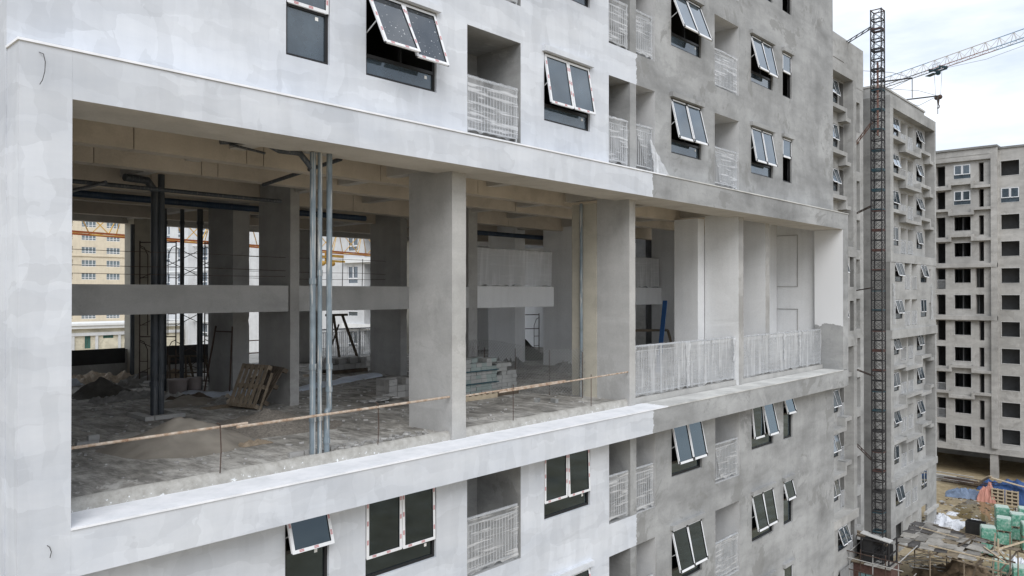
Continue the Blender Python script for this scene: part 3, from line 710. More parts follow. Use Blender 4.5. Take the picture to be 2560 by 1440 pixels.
for sills in (UP_S, LO_S):
    for r, s in enumerate(sills):
        for k, (a, b) in BAL.items():
            if k == 'C' and r > 1: continue
            sd += 7.3
            cut = 0.62 if (k == 'F' and r == 0 and s > 20) else (0.25 if k == 'H' and r != 1 else None)
            railing(APT, a + 0.02, b - 0.05, YW + 0.07, s - 0.62, 1.14, sd, M_FILM if k in 'CE' else M_FILM3, cut=cut)
# torn film hanging out beside the grey balcony on the ledge
m = MB(); m.grid(lambda u, v: (17.55 + u * (0.5 + 0.35 * (1 - v)) + 0.05 * nz(u * 5, v * 5), YW - 0.05 - 0.10 * (1 - v) - 0.04 * abs(nz(u * 9, v * 4, 2)), 24.0 + v * (0.95 - 0.5 * u) + 0.05 * nz(u * 7, v * 3, 4)), 14, 14)
wpart('plastic_wrap', m, M_FILMW, APT)
# the two long railings of the right hand bays
railing(APT, 17.22, 23.13, 11.56, 18.04, 1.36, 3.3, M_FILM2, gap=0.085, post=1.6)
railing(APT, 23.52, 30.44, 11.56, 18.04, 1.36, 9.1, M_FILM2, gap=0.085, post=1.6)
for x, w_, h_ in ((20.1, 0.30, 1.3), (23.02, 0.2, 0.75), (26.9, 0.14, 0.95), (28.3, 0.22, 1.25), (17.3, 0.12, 0.45)):
    m = MB(); m.grid(lambda u, v: (x + (u - 0.5) * w_ * (0.35 + 0.9 * abs(v - 0.35)) + 0.05 * nz(v * 4, u * 2, x), 11.50 - 0.05 * abs(nz(u * 6, v * 5, x)), 18.04 + (1.36 - h_) + v * h_), 8, 16); wpart('plastic_wrap', m, M_FILMW, APT)
# mezzanine railings
railing(APT, 17.2, 21.75, 18.1, 21.08, 1.25, 4.4, M_FILMP, gap=0.1, post=2.3)
railing(APT, 25.5, 29.1, 18.1, 21.08, 1.25, 6.4, M_FILMP, gap=0.1, post=2.3)
# railing on the back edge of the hall
railing(APT, 17.95, 23.1, 28.15, 18.02, 1.25, 8.8, M_FILM2, gap=0.1, post=2.2)
for z in (18.45, 18.95):    # red rails behind the middle columns
    m = MB(); m.tube((13.9, 28.3, z), (16.9, 28.3, z), 0.022, 6); wpart('back_rail', m, M_JIB_R, APT)

# wire tails left on the frame
def cable(name, pts, r, label): 
    m = MB(); m.path(pts, r, 6); return solo(name, m, M_CABLE, pts[0], label, 'cable')
cable('cable', [(2.99, 10.69, 23.82), (3.03, 10.66, 23.80), (3.045, 10.64, 23.70), (3.04, 10.64, 23.58), (3.015, 10.64, 23.47), (2.985, 10.64, 23.41)], 0.005, 'grey wire tail hanging from the top left corner of the white frame')
cable('cable', [(3.10, 10.69, 17.72), (3.12, 10.66, 17.70), (3.135, 10.65, 17.64), (3.12, 10.65, 17.57)], 0.005, 'short wire stub poking out low on the white left pillar')

# ------------------------------------------------------------------ pipes in the hall
def pipe(pts, r, mat, label, collars=(), group=None, n=12):
    t = thing('drain_pipe', pts[0], label, 'pipe', group)
    m = MB(); m.path(pts, r, n); wpart('pipe_run', m, mat, t)
    for (x, y, z) in collars:
        m = MB(); m.tube((x, y, z - 0.05), (x, y, z + 0.05), r * 1.22, n); wpart('collar', m, mat, t)
    return t
P1, P2, P3 = (7.48, 11.62), (7.61, 11.60), (7.79, 11.58)
pipe([(*P1, 18.0), (*P1, 23.3)], 0.052, M_PIPE, 'left grey pipe with white paint drips of the three at the hall edge', [(*P1, 18.66), (*P1, 19.56), (*P1, 21.05)], 'pipes at the hall edge')
pipe([(*P2, 18.0), (*P2, 23.6)], 0.041, M_PIPE, 'thin middle pipe of the three upright pipes at the hall edge', [(*P2, 18.66), (*P2, 21.2)], 'pipes at the hall edge')
pipe([(P3[0] - 0.05, P3[1], 18.0), (P3[0] - 0.05, P3[1], 18.75), (*P3, 18.80), (*P3, 23.6)], 0.051, M_PIPE, 'right pipe with a long white paint streak of the three at the hall edge', [(P3[0] - 0.05, P3[1], 18.25), (*P3, 19.15), (*P3, 19.55)], 'pipes at the hall edge')
pipe([(7.48, 11.62, 23.0), (7.30, 11.75, 23.28), (7.05, 12.0, 23.32), (6.88, 12.05, 23.40), (6.80, 12.2, 23.7)], 0.05, M_PIPED, 'black elbow pipe joining the left upright pipe under the soffit')
pipe([(6.15, 12.35, 23.40), (6.9, 12.25, 23.50), (7.4, 12.1, 23.6)], 0.055, M_PIPED, 'black capped pipe hung below the ceiling near the front edge')
pipe([(6.3, 12.3, 23.36), (6.95, 12.3, 23.30)], 0.022, M_PIPED, 'thin black pipe slung under the capped ceiling pipe')
pipe([(7.44, 18.1, 18.0), (7.44, 18.1, 23.20), (7.25, 18.05, 23.42), (6.7, 17.9, 23.42)], 0.085, M_PIPED, 'thick black riser with branch, left of the dark pair', [(7.44, 18.1, 18.75), (7.44, 18.1, 20.6)], 'dark risers in the hall')
pipe([(7.575, 18.07, 18.0), (7.575, 18.07, 23.6)], 0.075, M_PIPED, 'thick black riser, right of the dark pair', [(7.575, 18.07, 18.9)], 'dark risers in the hall')
pipe([(3.1, 19.6, 23.17), (14.5, 19.6, 23.17)], 0.085, M_PIPEB, 'long dark blue pipe slung along the hall ceiling')
pipe([(17.2, 19.9, 23.05), (24.4, 19.9, 23.05)], 0.085, M_PIPEB, 'dark blue ceiling pipe above the white mezzanine railing')
pipe([(3.3, 13.2, 23.12), (3.95, 13.2, 23.12)], 0.05, M_PIPED, 'stub of black ceiling pipe by the left pillar')
for i, (x, y, r, ds) in enumerate(((9.55, 22.6, 0.085, 'left'), (10.0, 22.4, 0.06, 'middle'), (10.35, 22.0, 0.08, 'right'))):
    pipe([(x, y, 18.0), (x, y, 23.3)], r, M_PIPED, f'dark upright pipe by the scaffolding, {ds} of three', [(x, y, 22.9)], 'dark pipes by the scaffolding')
pipe([(10.52, 27.4, 18.0), (10.52, 27.4, 23.2)], 0.07, M_PIPED, 'dark pipe running up the beige rear column')
pipe([(16.80, 12.9, 18.0), (16.80, 12.9, 23.3)], 0.045, M_PIPE, 'blue grey pipe fixed to the beige column section')
pipe([(12.2, 24.0, 18.0), (12.2, 24.0, 22.9), (13.3, 24.0, 22.95)], 0.03, M_STEEL, 'thin white pipe beside the dark toothed wall')
pipe([(5.6, 15.9, 23.0), (5.6, 22.0, 23.0)], 0.035, M_PIPED, 'thin dark pipe crossing under the beams left of the black risers')
pipe([(4.2, 16.6, 23.05), (9.8, 16.6, 23.05)], 0.045, M_PIPED, 'dark pipe hung along the ceiling before the black risers')
pipe([(8.6, 12.4, 23.42), (8.6, 15.3, 23.2)], 0.04, M_PIPED, 'short dark pipe under the ceiling right of the front pipes')
# toothed block edge by the dark rear column
t = thing('toothed_wall', (16.8, 27.4, 18), 'dark block wall end with toothed edge at the rear of the hall', 'wall')
for k in range(24):
    m = MB(); w = 0.22 if k % 2 else 0.10; m.box(16.88 - w, 16.885, 27.35, 27.55, 18.0 + k * 0.2, 18.19 + k * 0.2); wpart('brick', m, M_COLD, t)
t = thing('pipe_kerb', (7.45, 17.95, 18), 'low block kerb round the foot of the black risers', 'kerb')
for b in ((7.0, 7.2, 17.5, 18.5), (7.22, 7.9, 17.5, 17.65), (7.75, 7.9, 17.67, 18.5)):
    m = MB(); m.box(*b, 18.0, 18.09); wpart('block', m, M_CONC, t)
t = thing('pipe_kerb', (7.45, 11.75, 18), 'low block kerb at the foot of the three front pipes', 'kerb')
for b in ((7.15, 7.42, 11.8, 11.88), (7.45, 7.7, 11.8, 11.89)):
    m = MB(); m.box(*b, 18.0, 18.08); wpart('block', m, M_CONC, t)

# ------------------------------------------------------------------ guard rails of rusty tube
t = thing('guard_rail', (3.4, 11.55, 18.05), 'long rusty tube guard rail across the left bay on thin rods', 'guard rail')
m = MB(); m.tube((3.38, 11.52, 18.73), (6.2, 11.5, 18.755), 0.022); m.tube((6.0, 11.47, 18.72), (10.56, 11.46, 18.745), 0.024); wpart('tube', m, M_RUST, t)
for x in (5.72, 8.77):
    m = MB(); m.path([(x, 11.46, 18.04), (x + 0.012, 11.45, 18.4), (x - 0.005, 11.45, 18.80), (x - 0.05, 11.47, 18.83)], 0.009, 6); wpart('post', m, M_RUSTD, t)
t = thing('guard_rail', (10.99, 11.55, 18.05), 'rusty two-piece tube guard rail across the bay with the block stacks', 'guard rail')
m = MB(); m.tube((10.98, 11.46, 18.72), (14.3, 11.46, 18.76), 0.020); m.tube((12.0, 11.44, 18.70), (16.9, 11.44, 18.77), 0.02); wpart('tube', m, M_RUST, t)
for x in (12.45, 15.3):
    m = MB(); m.tube((x, 11.44, 18.04), (x, 11.44, 18.83), 0.009, 6); wpart('post', m, M_RUSTD, t)
# rebar posts and tie wires on the mezzanine beam
t = thing('wire_guard', (4.0, 17.4, 21.03), 'tie wires strung between bent rebar posts on the mezzanine beam', 'guard rail')
for x, h in ((3.98, 0.85), (4.95, 0.95)):
    m = MB(); m.path([(x, 17.4, 21.03), (x - 0.01, 17.4, 21.4), (x - 0.06, 17.4, 21.0 + h), (x - 0.16, 17.4, 21.02 + h)], 0.014, 6); wpart('post', m, M_RUSTD, t)
for z in (21.25, 21.42, 21.75):
    m = MB(); pts = [(x, 17.4 + 0.02 * nz(x, z), z + 0.03 * nz(x * 0.9, z * 5)) for x in (3.1, 4.95, 6.5, 8.4, 10.4)]; m.path(pts, 0.006, 5); wpart('wire', m, M_RUSTD, t)
t = thing('wire_guard', (11.0, 21.2, 21.03), 'tie wires strung behind the mezzanine beam of the second bay', 'guard rail')
for z in (21.3, 21.5, 21.95):
    m = MB(); pts = [(x, 21.4, z + 0.04 * nz(x * 0.9, z * 5)) for x in (11.1, 12.6, 14.2, 15.5, 16.7)]; m.path(pts, 0.007, 5); wpart('wire', m, M_RUSTD, t)
for x in (14.9, 15.7):
    m = MB(); m.tube((x, 21.4, 20.9), (x + 0.03, 21.4, 22.0), 0.012, 6); wpart('post', m, M_RUSTD, t)

# ------------------------------------------------------------------ heaps
def heap(name, cx, cy, z, rx, ry, h, mat, label, cat, seed, rough=0.12, n=34, lump=0.0, pw=1.35):
    m = MB()
    def f(u, v):
        x, y = (u - 0.5) * 2, (v - 0.5) * 2
        d = math.sqrt(x * x + y * y) * (1 + 0.28 * nz(x * 1.7 + seed, y * 1.7, seed))
        k = max(0.0, 1 - d) ** pw
        zz = h * (k + rough * k ** 0.5 * nz(x * 5 + seed, y * 5) + lump * k ** 0.5 * abs(nz(x * 11, y * 11 + seed)))
        return (cx + x * rx, cy + y * ry, z - 0.012 + zz)
    m.grid(f, n, n)
    return solo(name, m, mat, (cx, cy, z), label, cat)
heap('sand_heap', 6.35, 14.25, 18, 1.35, 1.3, 0.60, M_SAND, 'pale sand heap behind the long guard rail on the dusty slab', 'sand heap', 1.3, 0.18)
heap('gravel_heap', 8.45, 14.9, 18, 1.5, 1.4, 0.36, M_GRAV, 'low brown gravel heap between the sand and the three front pipes', 'gravel heap', 5.1, 0.2, 40, 0.25)
heap('soil_heap', 7.95, 22.9, 18, 0.95, 0.75, 0.5, M_SOIL, 'dark soil heap near the left side of the hall', 'soil heap', 8.8, 0.25, 30, 0.2)
heap('soil_heap', 25.0, 22.6, 18, 1.5, 1.5, 1.0, M_SOIL, 'dark gravel heap behind the wire mesh between the white columns', 'soil heap', 2.4, 0.15)
heap('rubble_heap', 21.9, 17.6, 18, 0.95, 0.6, 0.3, M_SACKG, 'crumpled grey rubbish pile at the foot of the white column', 'rubble', 3.9, 0.4, 30, 0.9)
heap('sand_heap', 8.9, 19.6, 18, 0.95, 0.7, 0.22, M_SAND, 'small flat mortar pile beside the black risers', 'sand heap', 6.6, 0.3)
def rag(name, cx, cy, z, rx, ry, h, mat, label, cat, seed, group=None, rot=0.0):
    m = MB()
    def f(u, v):
        x, y = (u - 0.5) * 2, (v - 0.5) * 2
        k = max(0.0, 1 - max(abs(x), abs(y)) ** 3)
        zz = h * k * (0.55 + 0.9 * nz(x * 2.3 + seed, y * 2.3, seed) + 0.35 * nz(x * 6, y * 6 + seed))
        X, Y = x * rx * (1 + 0.25 * nz(y * 2 + seed, 1.0)), y * ry * (1 + 0.25 * nz(x * 2 + seed, 4.0))
        return (cx + X * math.cos(rot) - Y * math.sin(rot), cy + X * math.sin(rot) + Y * math.cos(rot), z + 0.004 + max(0.0, zz))
    m.grid(f, 18, 18, 0, False)
    return solo(name, m, mat, (cx, cy, z), label, cat, group)
RG = [(8.9, 26.3, 0.65, 0.5, 0.42, M_SACK, 'beige rumpled sack pile at the left of the sunlit rear edge'), (9.6, 26.0, 0.55, 0.4, 0.38, M_SACK, 'beige rumpled sacks right of the larger sack pile'), (10.1, 25.4, 0.7, 0.4, 0.3, M_SACKG, 'grey empty sacks below the beige rear column'),
      (8.5, 21.7, 0.6, 0.35, 0.2, M_SACKG, 'flat grey cement sacks in front of the dark soil heap'), (10.2, 23.4, 0.7, 0.5, 0.25, M_SACKG, 'grey rags in front of the scaffolding feet'), (9.75, 19.0, 0.5, 0.3, 0.16, M_SACKG, 'thin grey cloth lying right of the mortar pile'),
      (9.35, 20.4, 0.5, 0.35, 0.14, M_WOODD, 'brown scrap sheets right of the black risers'), (8.0, 25.9, 0.4, 0.3, 0.3, M_SHEET, 'white crumpled bag at the far left of the rear edge')]
RG += [(10.9, 24.9, 0.6, 0.35, 0.28, M_WOOD, 'brown board scraps piled between the rear risers and scaffold'), (8.9, 24.2, 0.55, 0.4, 0.22, M_SACKG, 'grey crumpled sacks behind the dark soil heap'), (11.7, 22.4, 0.6, 0.3, 0.2, M_WOODD, 'dark board scraps at the foot of the second dark column'),
       (12.6, 23.0, 0.7, 0.3, 0.22, M_WOODD, 'dark timber offcuts right of the second dark column'), (9.0, 20.9, 0.4, 0.25, 0.2, M_CONC, 'broken block pieces just right of the risers'), (9.9, 18.9, 0.45, 0.3, 0.2, M_SACK, 'dirty beige cloth between the mortar pile and pallets'), (7.6, 21.4, 0.4, 0.3, 0.18, M_SACKG, 'small grey sack left in front of the soil heap')]
for i, (x, y, rx, ry, h, mt, lb) in enumerate(RG): rag('sack_pile', x, y, 18, rx, ry, h, mt, lb, 'sacks', 2.7 * i + 1)
for i, (x, y) in enumerate(((21.45, 21.2), (21.62, 20.75), (21.8, 20.35), (21.95, 19.95))):
    rag('cement_bag', x, y, 18, 0.28, 0.24, 0.34, M_SACKG, f'grey filled sack in the row at the white column foot, {("leftmost", "second from left", "third from left", "rightmost")[i]}', 'sack', 31 + i * 3, 'row of filled sacks', 0.6)
rag('board', 7.35, 13.35, 18, 0.32, 0.14, 0.09, M_WOOD, 'scrap of brown board on the slab behind the rusty rail post', 'board', 70)
rag('cardboard', 9.2, 18.3, 18, 0.5, 0.25, 0.05, M_WOOD, 'flat dirty cardboard left of the leaning pallets', 'cardboard', 77)
# ground litter on slab, nobody could count it
m = MB(); r3 = random.Random(5)
for k in range(1100):
    x = r3.uniform(4, 22); y = r3.uniform(11.9, 27); s = r3.uniform(0.012, 0.05)
    m.obox(Matrix.Translation((x, y, 18 + s * 0.3)) @ Matrix.Rotation(r3.uniform(0, 6), 4, 'Z') @ Matrix.Rotation(r3.uniform(-.4, .4), 4, 'X'), s * r3.uniform(1, 2.4), s, s * 0.7, r3.choice((0, 0, 1)))
for k in range(150):
    x = r3.uniform(8.2, 15.5); y = r3.uniform(21.5, 30.5); s = r3.uniform(0.06, 0.2)
    m.obox(Matrix.Translation((x, y, 18 + s * 0.15)) @ Matrix.Rotation(r3.uniform(0, 6), 4, 'Z') @ Matrix.Rotation(r3.uniform(-.5, .5), 4, 'X'), s * r3.uniform(1, 3.5), s, s * 0.25, r3.choice((0, 1, 2)))
for k in range(90):
    x = r3.uniform(7.7, 10.4); y = r3.uniform(11.75, 12.1); s = r3.uniform(0.02, 0.06)
    m.obox(Matrix.Translation((x, y, 18 + s * 0.3)) @ Matrix.Rotation(r3.uniform(0, 6), 4, 'Z') @ Matrix.Rotation(r3.uniform(-.6, .6), 4, 'X'), s * 2, s, s * 0.6, r3.choice((0, 1)))
o = link('debris', m.mesh('debris', [M_CONC, M_CONCL, M_SACK])); o['kind'] = 'stuff'

# ------------------------------------------------------------------ blocks and pallets
BRICK_ME = {}
def brick_mesh(sx, sy, sz, mat):
    k = (sx, sy, sz, mat.name)
    if k not in BRICK_ME:
        m = MB(); m.box(-sx / 2, sx / 2, -sy / 2, sy / 2, 0, sz); BRICK_ME[k] = m.mesh('brick', mat)
    return BRICK_ME[k]
def pallet(at, label, rot=(0, 0, 0), w=1.1, d=0.95, mat=M_WOOD, group=None, n=6, cat='pallet'):
    t = thing('wooden_pallet', at, label, cat, group, rot)
    def prt(name, b):
        m = MB(); m.box(*b); me = m.mesh(name, mat); o = bpy.data.objects.new(name, me); COL.objects.link(o); o.parent = t; WL[o.name] = Vector(at)
    for k in range(n):
        x = -w / 2 + (w - 0.1) * k / (n - 1); prt('top_board', (x, x + 0.1, -d / 2, d / 2, 0.11, 0.13))
    for y in (-d / 2, -0.05, d / 2 - 0.1): prt('bearer', (-w / 2, w / 2, y, y + 0.1, 0.02, 0.108))
    for y in (-d / 2 - 0.002, -0.052, d / 2 - 0.102): prt('bottom_board', (-w / 2, w / 2, y, y + 0.104, 0.0, 0.018))
    return t
def stack(name, cx, cy, z, nx, ny, nzv, b, mats, label, seed, ragged=2, group=None):
    """stack of separate blocks, hollow inside, top course ragged"""
    t = thing(name, (cx, cy, z), label, 'block stack', group); r4 = random.Random(seed)
    sx, sy, sz = b; mx = {0: brick_mesh(sx * 0.96, sy * 0.94, sz * 0.95, mats[0]), 1: brick_mesh(sx * 0.96, sy * 0.94, sz * 0.95, mats[1])}
    for k in range(nzv):
        for i in range(nx):
            for j in range(ny):
                edge = i in (0, nx - 1) or j in (0, ny - 1) or k >= nzv - ragged
                if not edge: continue
                if k >= nzv - ragged and r4.random() < 0.22 * (k - nzv + ragged + 1): continue
                x = cx + (i - (nx - 1) / 2) * sx + (sx * 0.2 if k % 2 else 0) * (0.5 if nx > 3 else 0) + r4.uniform(-.008, .008); y = cy + (j - (ny - 1) / 2) * sy + r4.uniform(-.006, .006)
                link('brick', mx[r4.random() < 0.5], t, (x, y, z + k * sz), (0, 0, r4.uniform(-.04, .04)))
    return t
pallet((14.55, 14.95, 18.0), 'pallet under the nearer green tinged block stack beside the front column', w=1.2, d=0.9, mat=M_WOODP)
stack('block_stack', 14.55, 14.95, 18.132, 6, 5, 9, (0.2, 0.17, 0.105), (M_BRICKG, M_BRICK), 'taller greenish block stack strapped on a pallet by the front column', 3)
pallet((15.65, 15.0, 18.0), 'pallet under the farther grey block stack near the wire mesh', w=0.95, d=0.8, mat=M_WOODD)
stack('block_stack', 15.65, 15.0, 18.132, 4, 4, 7, (0.2, 0.19, 0.11), (M_BRICK, M_BRICK), 'grey broken block stack between the green stack and wire mesh', 8, 3)
t = thing('strap', (14.55, 14.5, 18.5), 'green packing straps round the taller block stack', 'strap')
for z in (18.42, 18.75):
    m = MB(); m.box(13.92, 15.2, 14.49, 14.495, z, z + 0.03); wpart('band', m, M_MAST_T, t)
pallet((16.2, 23.1, 18.0), 'dark pallet under the block pile behind the front pipes', w=1.5, d=0.7, mat=M_WOODD)
stack('block_stack', 16.2, 23.1, 18.132, 6, 3, 2, (0.24, 0.2, 0.2), (M_COLD, M_CONC), 'low grey block pile behind the three front pipes', 13, 1)
stack('block_stack', 13.35, 16.7, 18.0, 3, 3, 3, (0.28, 0.2, 0.17), (M_CONC, M_COLD), 'small block pile half hidden by the front column', 21, 1)
stack('block_stack', 5.15, 15.5, 18.0, 2, 1, 2, (0.2, 0.12, 0.1), (M_CONC, M_COLD), 'few loose blocks at the left end of the guard rail', 24, 1)
for i, (x, y, lb) in enumerate(((15.18, 13.1, 'left loose block on the slab in front of the wire mesh'), (15.4, 12.7, 'right loose block on the slab in front of the wire mesh'))):
    tag(link('loose_block', brick_mesh(0.2, 0.1, 0.1, M_BRICK), None, (x, y, 18.0), (0, 0, 0.4 + i)), lb, 'block')
t = thing('broken_tiles', (12.4, 16.1, 18), 'scattered broken slabs lying left of the front column', 'rubble')
for k in range(9):
    m = MB(); r3 = random.Random(k); m.obox(Matrix.Translation((12.1 + 0.09 * k, 16.3 - 0.1 * (k % 4), 18.03 + 0.012 * k)) @ Matrix.Rotation(k * 1.1, 4, 'Z') @ Matrix.Rotation(0.1, 4, 'X'), 0.3, 0.2, 0.03); wpart('slab_piece', m, M_CONC, t)
# two pallets leaning on the dark column
pallet((9.62, 17.62, 18.02), 'nearer slatted pallet leaning against the dark inner column', (R(66), 0, R(-78)), 0.95, 1.1, M_WOOD)
pallet((9.98, 17.35, 18.02), 'second pallet leaning behind the slatted one at the column', (R(58), 0, R(-97)), 0.85, 1.0, M_WOODD)
for o_ in [o for o in bpy.data.objects if o.name.startswith('wooden_pallet') and o.get('label', '').find('lean') > 0]:
    o_.location.z += 0.50
m = MB(); m.bar((9.55, 17.1, 18.02), (9.75, 16.9, 18.9), 0.07, 0.05); solo('plank', m, M_WOOD, (9.55, 17.1, 18.0), 'single plank propped beside the leaning pallets', 'plank')
# tubs and sheets
def tub(x, y, r, h, label):
    m = MB(); m.tube((x, y, 18.0), (x, y, 18 + h), r * 0.82, 16, 0, r); m.tube((x, y, 18 + h - 0.03), (x, y, 18 + h + 0.01), r * 1.06, 16)
    return solo('plastic_tub', m, M_BUCKET, (x, y, 18), label, 'tub')
tub(9.49, 21.5, 0.27, 0.42, 'wider grey mortar tub behind the black risers'); tub(9.92, 21.4, 0.2, 0.44, 'narrower grey tub right of the wide mortar tub')
def strip(pts, w, mat, label, seed):
    m = MB(); n = 30
    def f(u, v):
        k = u * (len(pts) - 1); i = min(int(k), len(pts) - 2); t_ = k - i
        p = Vector(pts[i]).lerp(Vector(pts[i + 1]), t_); d = (Vector(pts[i + 1]) - Vector(pts[i])).normalized(); s = Vector((-d.y, d.x, 0))
        a = v * math.pi
        q = p + s * math.cos(a) * w * (0.5 + 0.15 * nz(u * 9, seed)) + Vector((0, 0, math.sin(a) * 0.16 * (0.7 + 0.5 * nz(u * 6 + seed, v * 2))))
        return tuple(q)
    m.grid(f, n, 8); return solo('plastic_sheet', m, mat, pts[0], label, 'sheet')
strip([(9.55, 21.2, 18.0), (10.1, 20.45, 18.0), (10.6, 19.95, 18.0), (11.3, 19.5, 18.0)], 0.75, M_SHEET, 'rolled pale blue sheet on the slab left of the pallets', 2)
strip([(11.9, 19.7, 18.0), (13.2, 20.1, 18.0), (14.8, 20.8, 18.0), (16.2, 21.2, 18.0)], 0.45, M_SHEET, 'long pale sheet on the slab behind the front pipes', 9)

# ------------------------------------------------------------------ scaffolding, trestle, mesh fence, props
def scaf_frame(x0, y0, x1, y1, z, h):
    m = MB(); a = Vector((x0, y0, z)); b = Vector((x1, y1, z)); up = Vector((0, 0, h)); d = (b - a)
    m.tube(a, a + up, 0.021, 6); m.tube(b, b + up, 0.021, 6); m.tube(a + up * 0.97, b + up * 0.97, 0.021, 6)
    p, q = a + d * 0.22, b - d * 0.22
    m.path([p, p + up * 0.7, p + up * 0.86 - d * 0.1, a + up * 0.9], 0.014, 5); m.path([q, q + up * 0.7, q + up * 0.86 + d * 0.1, b + up * 0.9], 0.014, 5)
    for k in (0.22, 0.45): m.tube(a + up * k, p + up * k, 0.012, 5); m.tube(b + up * k, q + up * k, 0.012, 5)
    return m
t = thing('scaffold_tower', (10.3, 24.2, 18), 'tall dark scaffold tower with cross braces at the rear left', 'scaffolding')
for k in range(3):
    z = 18.0 + k * 1.5
    for (p, q) in (((9.9, 25.2), (10.7, 24.4)), ((11.5, 24.1), (12.2, 23.4))):
        wpart('scaffold_frame', scaf_frame(*p, *q, z, 1.5), M_RUSTD, t)
    for (p, q) in (((9.9, 25.2), (11.5, 24.1)), ((10.7, 24.4), (12.2, 23.4))):
        m = MB(); m.tube((*p, z + 0.3), (*q, z + 1.3), 0.012, 5); m.tube((*p, z + 1.3), (*q, z + 0.3), 0.012, 5); wpart('cross_brace', m, M_RUSTD, t)
t = thing('timber_trestle', (9.6, 22.2, 18), 'leaning wooden-looking trestle frame behind the mortar tubs', 'trestle')
for (x, y) in ((9.75, 22.6), (10.1, 22.3)):
    m = MB(); m.bar((x, y, 18), (x + 0.05, y + 0.2, 19.0), 0.05); m.bar((x + 0.55, y - 0.45, 18), (x + 0.45, y - 0.2, 19.0), 0.05); m.bar((x + 0.05, y + 0.2, 18.98), (x + 0.45, y - 0.2, 18.98), 0.05); m.bar((x + 0.02, y + 0.1, 18.5), (x + 0.5, y - 0.3, 18.5), 0.04); m.bar((x, y + 0.05, 18.25), (x + 0.53, y - 0.38, 18.25), 0.04); wpart('ladder_frame', m, M_WOODD, t)
t = thing('trestle', (17.6, 25.6, 18), 'dark A-shaped timber trestle before the white rear railing', 'trestle')
m = MB(); m.bar((16.95, 25.1, 18), (17.3, 25.5, 20.0), 0.08); m.bar((18.6, 25.5, 18), (17.75, 25.5, 20.0), 0.08); m.bar((17.0, 25.5, 19.98), (18.0, 25.5, 19.98), 0.09); wpart('leg', m, M_WOODD, t)
m = MB(); m.bar((17.75, 25.6, 18), (17.35, 25.5, 20.0), 0.07); m.bar((16.9, 25.2, 18.4), (17.6, 25.5, 19.6), 0.05); wpart('brace', m, M_WOODD, t)
t = thing('small_scaffold', (26.5, 23.6, 18), 'small grey scaffold frame standing in the bright gap between white columns', 'scaffolding')
wpart('scaffold_frame', scaf_frame(25.9, 23.6, 26.9, 23.1, 18.0, 1.9), M_RUSTD, t)
m = MB(); m.tube((25.9, 23.6, 19.2), (26.9, 23.1, 19.2), 0.02, 6); wpart('rung', m, M_RUSTD, t)
# tall leaning frame left of the middle dark column
t = thing('metal_frame', (10.0, 20.6, 18), 'thin metal door frame leaning on the second dark column', 'frame')
m = MB(); m.bar((9.95, 20.9, 18), (10.45, 21.2, 19.9), 0.035); m.bar((10.35, 20.2, 18), (10.56, 20.45, 19.9), 0.035); m.bar((10.40, 21.17, 19.75), (10.54, 20.43, 19.75), 0.035); wpart('upright', m, M_RUSTD, t)
# chain link
t = thing('mesh_fence', (16.1, 14.4, 18), 'sagging chain link mesh on thin rods across the slab', 'fence')
A, B = Vector((16.6, 12.6, 18.0)), Vector((15.95, 17.2, 18.0)); ln = (B - A).length; dr = (B - A).normalized(); hh = 1.35
m = MB(); cell = 0.095
def fp(s_, z_): p = A + dr * s_; return (p.x + 0.05 * nz(s_ * 0.9, z_), p.y, 18.02 + z_ - 0.07 * math.sin(s_ * 1.4) * z_)
k = -int(hh / cell)
while k * cell < ln:
    for sg in (1, -1):
        pts = []
        for i in range(8):
            z_ = hh * i / 7; s_ = k * cell + (z_ if sg > 0 else hh - z_)
            if 0 <= s_ <= ln: pts.append(fp(s_, z_))
        for a, b in zip(pts, pts[1:]): m.tube(a, b, 0.006, 3)
    k += 1
o = wpart('mesh_panel', m, M_CHAIN, t)
for s_ in (0.1, 1.15, 2.3, 3.4, 4.5):
    m = MB(); p = A + dr * s_; m.tube(p, p + Vector((0, 0, 1.25)), 0.010, 6); wpart('post', m, M_RUSTD, t)
# blue prop and brown frame in the right bay
m = MB(); m.bar((23.95, 14.9, 18.0), (25.0, 15.25, 20.55), 0.16, 0.07); solo('steel_prop', m, M_BLUE, (23.9, 14.9, 18.0), 'blue steel prop leaning in the right bay behind the railing', 'prop')
m = MB(); m.bar((24.0, 16.0, 18), (24.05, 16.0, 19.45), 0.09); m.bar((24.0, 16.0, 19.45), (25.1, 15.2, 19.45), 0.09); m.bar((25.1, 15.2, 19.45), (25.35, 14.9, 18), 0.09); solo('trestle', m, M_WOODD, (24.0, 16.0, 18), 'brown bent frame standing behind the blue prop', 'frame')
# black tarpaulin on the parapet
m = MB(); m.grid(lambda u, v: (3.2 + u * 7.3, 28.0 - 0.03 - 0.05 * abs(nz(u * 20, v * 3)), 18.42 + v * 0.52 + 0.02 * nz(u * 9, v)), 30, 5)
solo('black_tarpaulin', m, M_TARPD, (6.5, 28.0, 18.4), 'black tarpaulin hung over the rear parapet left of the beige column', 'tarpaulin')
m = MB(); m.grid(lambda u, v: (11.45 + u * 2.45, 28.0 - 0.03 - 0.05 * abs(nz(u * 20, v * 3)), 18.25 + v * 0.68 + 0.02 * nz(u * 9, v)), 30, 5)
solo('black_tarpaulin', m, M_TARPD, (13.5, 28.0, 18.3), 'black tarpaulin hung over the rear parapet behind the scaffolding', 'tarpaulin')

